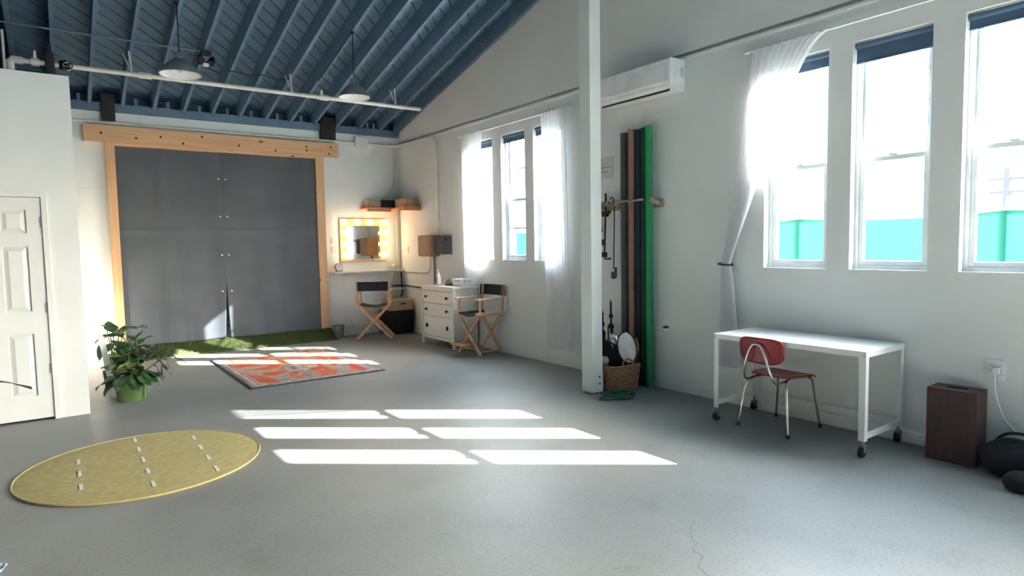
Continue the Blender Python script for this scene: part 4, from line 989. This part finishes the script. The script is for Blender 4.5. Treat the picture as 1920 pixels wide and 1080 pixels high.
q = NB(); box(q, -.012, -.03, -.07, .012, .045, -.05, .003); tube(q, [(0, .01, .06), (0, .01, .10)], .008, 8); mk('handle_tips', q, 'black', rc_)
q = NB(); box(q, -.03, -.03, -.035, 0, .03, .035, .004); tag(mk('wall_meter', q, 'roll_g'), 'tiny dark grey wall box below the red clamp', 'box').location = (XR-.001, 5.345, 1.55)
# light stands
for i, (y, h, lb, th) in enumerate(((5.10, .88, 'folded black light stand leaning left of the basket reflectors, nearer the rolls', 1.0), (5.235, .75, 'folded black light stand half hidden behind the white post', .9))):
    s_ = thing('light_stand', lb, 'light stand', (5.04, y, 0), .2*i, 'folded light stands')
    q = NB(); tube(q, [(0, 0, .0), (0, 0, h)], .011, 10); mk('centre_column', q, 'black', s_, True)
    for k in range(3):
        a = k*2*PI/3+.4; q = NB(); tube(q, [(.035*math.cos(a), .035*math.sin(a), .01), (.03*math.cos(a), .03*math.sin(a), h*.70)], .0085, 8); mk('leg', q, 'black', s_, True)
    for z in (.45, .70, .82):
        q = NB(); lathe(q, [(0, -.025), (.02, -.02), (.024, 0), (.02, .02), (0, .025)], 12, (0, 0, h*z)); tube(q, [(0, 0, h*z), (-.04, -.012, h*z)], .007, 8); mk('collar_knob', q, 'black', s_, True)
    q = NB(); lathe(q, [(0, 0), (.032, .005), (.036, .02), (.03, .04), (0, .045)], 14, (0, 0, h*.66)); mk('leg_hub', q, 'black', s_, True)
    q = NB(); tube(q, [(0, 0, h), (0, 0, h+.03)], .006, 8); mk('spigot', q, 'metal', s_, True)
# basket
BX, BY, BR = 4.742, 4.70, -.12
bs = thing('wicker_basket', 'woven seagrass basket with loop handles beside the post', 'basket', (BX, BY, 0), BR)
def rrect(w, d, r, n=6):
    out = []
    for cx, cy, a0 in ((w-r, d-r, 0), (-w+r, d-r, PI/2), (-w+r, -d+r, PI), (w-r, -d+r, 1.5*PI)):
        for k in range(n+1): a = a0+PI/2*k/n; out.append((cx+r*math.cos(a), cy+r*math.sin(a)))
    return out
def densify(p, s):
    out = []
    for i in range(len(p)):
        a, b = Vector(p[i]), Vector(p[(i+1) % len(p)]); n = max(1, int((b-a).length/s))
        for k in range(n): out.append(tuple(a+(b-a)*k/n))
    return out
q = NB(); rows = 15; Hb = .27
for j in range(rows):
    f = j/(rows-1); w, d = .165+.028*f, .135+.022*f; pts = []
    ring = densify(rrect(w, d, .06), .022)
    for i, (x, y) in enumerate(ring):
        s_ = 1+.022*(1 if (i//2+j) % 2 else -1); pts.append((x*s_, y*s_, .012+(Hb-.02)*f))
    tube(q, pts, .0105, 6, closed=True)
o = mk('woven_wall', q, 'basket', bs, True); o['kind'] = 'stuff'
q = NB(); prism(q, rrect(.165, .135, .06), .002, .014, 2); mk('basket_base', q, 'basket', bs)
q = NB(); tube(q, [(x, y, Hb) for x, y in rrect(.196, .16, .065)], .014, 8, closed=True); mk('rim', q, 'basket', bs, True)
for sy in (-1, 1):
    q = NB(); tube(q, spl([(-.06, sy*.158, Hb-.01), (-.055, sy*.162, Hb+.05), (0, sy*.164, Hb+.075), (.055, sy*.162, Hb+.05), (.06, sy*.158, Hb-.01)]), .010, 8); mk('loop_handle', q, 'basket', bs, True)
# reflectors inside the basket
def disc(nm, m, m2, loc, rx, ry, rzv, a, b, label):
    t = thing(nm, label, 'reflector', loc, rzv, 'folding reflectors in the basket')
    def fd(u, v):
        an = 2*PI*u; return (v*a*math.cos(an), .012*math.sin(an*2)*v+.008*math.sin(6*an)*v*v, v*b*math.sin(an))
    q = NB(); sheet(q, fd, 40, 8); bmesh.ops.remove_doubles(q, verts=q.verts, dist=.0005); o1 = mk('cloth_face', q, m, t, True, .006)
    q = NB(); tube(q, [Vector(fd(i/40, 1.0)) for i in range(40)], .008, 6, closed=True); o2 = mk('spring_rim', q, m2, t, True)
    for o_ in (o1, o2): o_.rotation_euler = (rx, ry, 0)
    return t
disc('reflector', 'whitefab', 'black', (4.76, 4.585, .455), .10, -.18, -.78, .095, .17, 'white oval reflector with black rim sticking up from the basket')
disc('reflector', 'blackfab', 'black', (4.715, 4.745, .365), -.05, .80, -.78, .19, .095, 'black folded reflector slanting at the left of the basket')
disc('reflector', 'silver', 'silver', (4.775, 4.70, .44), .05, -.55, -.78, .06, .17, 'crumpled silver reflector between the black and white ones in the basket')
disc('reflector', 'gold', 'blackfab', (4.875, 4.60, .40), .1, .15, -.9, .055, .155, 'gold reflector with dark edge at the right of the basket')
disc('reflector', 'blackfab', 'whitefab', (4.835, 4.625, .415), .1, -.05, -.80, .05, .18, 'narrow black reflector edge between the white and gold ones')
q = NB(); sheet(q, lambda u, v: ((.055+.02*math.sin(6*PI*u))*math.sin(PI*v)*math.cos(2*PI*u), (.05+.012*math.sin(4*PI*u))*math.sin(PI*v)*math.sin(2*PI*u), .05*math.cos(PI*v)), 28, 14)
tag(mk('white_cloth', q, 'whitefab', None, True), 'bundled white cloth in the basket next to the post', 'cloth').location = (4.665, 4.81, .30)
# green cable coil
co = thing('cable_coil', 'coiled dark green extension cable on the floor in front of the basket', 'cable', (4.50, 4.44, 0), -.5)
pts = []
for i in range(150):
    t = i/150*2*PI*6; r = .085+.03*math.sin(i*.13)+.015*math.sin(i*.41)
    pts.append((r*1.5*math.cos(t), r*math.sin(t), .012+.05*(i/150)*abs(math.sin(i*.29))))
q = NB(); tube(q, pts, .008, 6); mk('coil', q, 'cableg', co, True)
q = NB(); tube(q, spl([(-.12, 0, .01), (-.2, -.03, .009), (-.22, -.08, .009), (-.15, -.10, .009), (-.02, -.085, .009)]), .007, 6); mk('loose_end', q, 'cableg', co, True)

# ------------------------------------------------------------------ plants
def leaf_mesh(L_, W_, curl, droop, fold=.25, n=7):
    b = NB()
    def fn(u, v):
        t = u; w = W_*math.sin(PI*min(1, t**.8))**.75*(1-.25*t); s = -1+2*v
        x = L_*t; z = -droop*L_*t*t+fold*w*abs(s)+curl*.02*math.sin(t*9+s); return (x, s*w, z)
    sheet(b, fn, n, 4); return b
leafsrc = {}
def leaf(parent, kind, m, loc, yaw, pitch, sc, roll=0):
    key = (kind, m)
    if key not in leafsrc:
        L_, W_, c_, d_ = {'broad': (.26, .098, .7, .16), 'long': (.21, .028, .6, .35), 'round': (.19, .095, .8, .10), 'strap': (.42, .022, .4, .45)}[kind]
        o = mk('leaf', leaf_mesh(L_, W_, c_, d_), m, parent, True, .0012); leafsrc[key] = o
    else:
        o = leafsrc[key].copy(); COL.objects.link(o); o.parent = parent
    o.location = loc; o.rotation_euler = (roll, -pitch, yaw); o.scale = (sc, sc, sc); return o
pp = thing('potted_plant', 'leafy variegated houseplant in a glossy lime green pot', 'plant', (.565, 7.60, 0))
q = NB(); lathe(q, [(0, 0), (.128, 0), (.135, .012), (.152, .225), (.158, .24), (.150, .24), (.143, .22), (.13, .19), (0, .19)], 40); mk('pot', q, 'pot', pp, True)
q = NB(); lathe(q, [(0, .205), (.08, .203), (.142, .196)], 24); mk('soil', q, 'soil', pp, True)
q = NB(); box(q, .10, -.118, .02, .112, -.105, .235, .003); mk('pot_seam', q, 'pot', pp)
random.seed(21)
right = Vector((rgt0.x, rgt0.y, 0)); toward = Vector((-math.sin(.05), -math.cos(.05), 0))
stems = []
for i in range(9):
    a = random.uniform(0, 2*PI); sp_r = random.uniform(.03, .17); h = random.uniform(.34, .68)
    base = Vector((random.uniform(-.05, .05), random.uniform(-.05, .05), .2)); tip = Vector((sp_r*math.cos(a)-.06, sp_r*math.sin(a), h))
    q = NB(); tube(q, spl([base, base*.4+tip*.6+Vector((0, 0, .04)), tip]), [.008]*6+[.006]*6+[.005], 6); mk('stem', q, 'stem', pp, True); stems.append((base, tip))
for i, (b_, t_) in enumerate(stems):
    for k in range(4):
        f = .5+.5*(k/3); p = b_*(1-f)+t_*f; a = random.uniform(0, 2*PI)
        leaf(pp, random.choice(('broad', 'broad', 'round')), random.choice(('leaf1', 'leaf1', 'leaf2')), p, a, random.uniform(-.35, .75), random.uniform(.65, 1.0), random.uniform(-.6, .6))
# low leaves hanging over the pot rim towards the viewer
for a, pt, s_ in ((-1.35, -.75, .75), (-1.0, -.45, .8), (-.55, -.5, .8), (-2.0, -.35, 1.0), (-2.5, -.5, 1.0), (-.2, -.2, .8), (-2.9, -.3, .9)):
    leaf(pp, 'broad', 'leaf1', (.11*math.cos(a), .11*math.sin(a), .27), a, pt, s_, .1)
# long branch to the right with narrow leaves
q = NB(); tube(q, spl([(.05, -.02, .2), (.07, -.03, .45), (.06, -.04, .62)]), .008, 6); mk('stem', q, 'stem', pp, True)
q = NB(); tube(q, spl([(.07, -.02, .26), (.16, -.05, .32), (.26, -.06, .39), (.34, -.06, .43)]), .006, 6); mk('branch', q, 'stem', pp, True)
for p, a, pt, m in (((.34, -.06, .43), -.1, -.2, 'leaf3'), ((.30, -.06, .41), -.4, -.9, 'leaf3'), ((.26, -.06, .39), -.2, -1.2, 'leaf3'), ((.33, -.06, .43), 1.0, .9, 'leaf1'), ((.20, -.05, .35), -.3, -.8, 'leaf3'), ((.28, -.05, .41), 2.9, .3, 'leaf3'), ((.24, -.05, .40), -.8, -.5, 'leaf3'), ((.06, -.04, .62), -.5, 1.2, 'leaf3'), ((.06, -.04, .60), 2.4, .9, 'leaf3')):
    leaf(pp, 'long', m, p, a, pt, .85)
for p, a, pt, s_ in (((.09, -.03, .54), -.6, .1, .9), ((.07, -.03, .48), .3, -.1, .9), ((.08, -.04, .5), -1.4, -.2, .8)):
    leaf(pp, 'round', 'leaf3', p, a, pt, s_)
np_ = thing('navy_pot_plant', 'broad-leaved plant in a navy blue pot on the floor behind the green pot', 'plant', (.475, 8.36, 0))
q = NB(); lathe(q, [(0, 0), (.10, 0), (.125, .21), (.118, .21), (.10, .17), (0, .17)], 30); mk('pot', q, 'potblue', np_, True)
q = NB(); lathe(q, [(0, .18), (.103, .178)], 24); mk('soil', q, 'soil', np_, True)
for dx_, dy_, h, yw, pt, kd, m, sc in ((-.06, 0, .70, 2.7, .1, 'broad', 'leaf2', .72), (-.03, -.02, .62, 3.6, -.3, 'broad', 'leaf2', .72), (-.04, -.05, .52, -2.2, -.5, 'broad', 'leaf1', .95), (.05, 0, .60, .8, .5, 'broad', 'leaf2', .9), (.10, .0, .66, -.6, .2, 'broad', 'leaf1', 1.0), (0, .03, .62, 1.8, .8, 'broad', 'leaf1', .8), (-.02, -.08, .42, -1.7, -.7, 'broad', 'leaf2', .9)):
    q = NB(); tube(q, spl([(dx_*.2, dy_*.2, .18), (dx_*.5, dy_*.6, h*.6), (dx_, dy_, h)]), .006, 6); mk('stem', q, 'stem', np_, True)
    leaf(np_, kd, m, (dx_, dy_, h), yw, pt, sc)
q = NB(); obox(q, (.425, 7.80, .006), (.216, 7.80, 1.50), .055, .014, up=(0, 1, 0)); 
tag(mk('leaning_board', q, 'white'), 'narrow white board leaning against the partition behind the plant', 'board')
fp = thing('strap_leaf_plant', 'dark strap-leaf plant whose leaf tip shows at the left edge', 'plant', (-.86, 4.42, 0))
q = NB(); lathe(q, [(0, 0), (.12, 0), (.15, .28), (.14, .28), (.12, .24), (0, .24)], 28); mk('pot', q, 'potblue', fp, True)
q = NB(); lathe(q, [(0, .25), (.128, .248)], 24); mk('soil', q, 'soil', fp, True)
q = NB(); tube(q, [(0, 0, .24), (.01, 0, .6), (.0, .01, .86)], .012, 8); mk('stem', q, 'stem', fp, True)
leaf(fp, 'strap', 'leaf3', (.0, .01, .86), .12, .30, 1.56)
for i in range(7): leaf(fp, 'strap', 'leaf3', (0, 0, .8-.03*i), 1.3+i*.62, .5, 1.0)
q = NB(); sheet(q, lambda u, v: (.09*(u-.5), .06*(v-.5)+.01*math.sin(u*7), .012+.014*math.sin(u*9+v*3)*math.cos(v*8)+.004), 12, 8)
o = tag(mk('plastic_scrap', q, 'pale_blue', None, True, .002), 'crumpled pale blue plastic scrap on the floor at the lower left corner', 'scrap'); o.location = (-.325, 3.905, 0); o.rotation_euler = (0, 0, .5)

# added uplight hidden by the partition, standing in for the glow in this corner
ul = thing('floor_uplight', 'small warm can light on the floor in the corner behind the partition', 'lamp', (.232, 10.2, 0))
q = NB(); lathe(q, [(0, 0), (.038, 0), (.04, .01), (.04, .12), (.036, .12), (.034, .10), (0, .10)], 20); mk('lamp_can', q, 'plastic', ul, True)
q = NB(); lathe(q, [(0, .106), (.02, .106), (.034, .102)], 20); mk('lens', q, mat('lit_warm_lens', (255, 240, 220), .4, emit=(255, 226, 190), estr=14), ul, True)
ll = bpy.data.lights.new('uplight_glow', 'SPOT'); ll.energy = 17; ll.color = (1, .84, .66); ll.spot_size = math.radians(135); ll.spot_blend = 1.0; ll.shadow_soft_size = .03  # spot of the added lamp, brightens the corner wall
lo_ = bpy.data.objects.new('uplight_glow', ll); COL.objects.link(lo_); lo_.parent = ul; lo_.location = (.0, 0, .125); lo_.rotation_euler = (PI*.72, 0, 0)
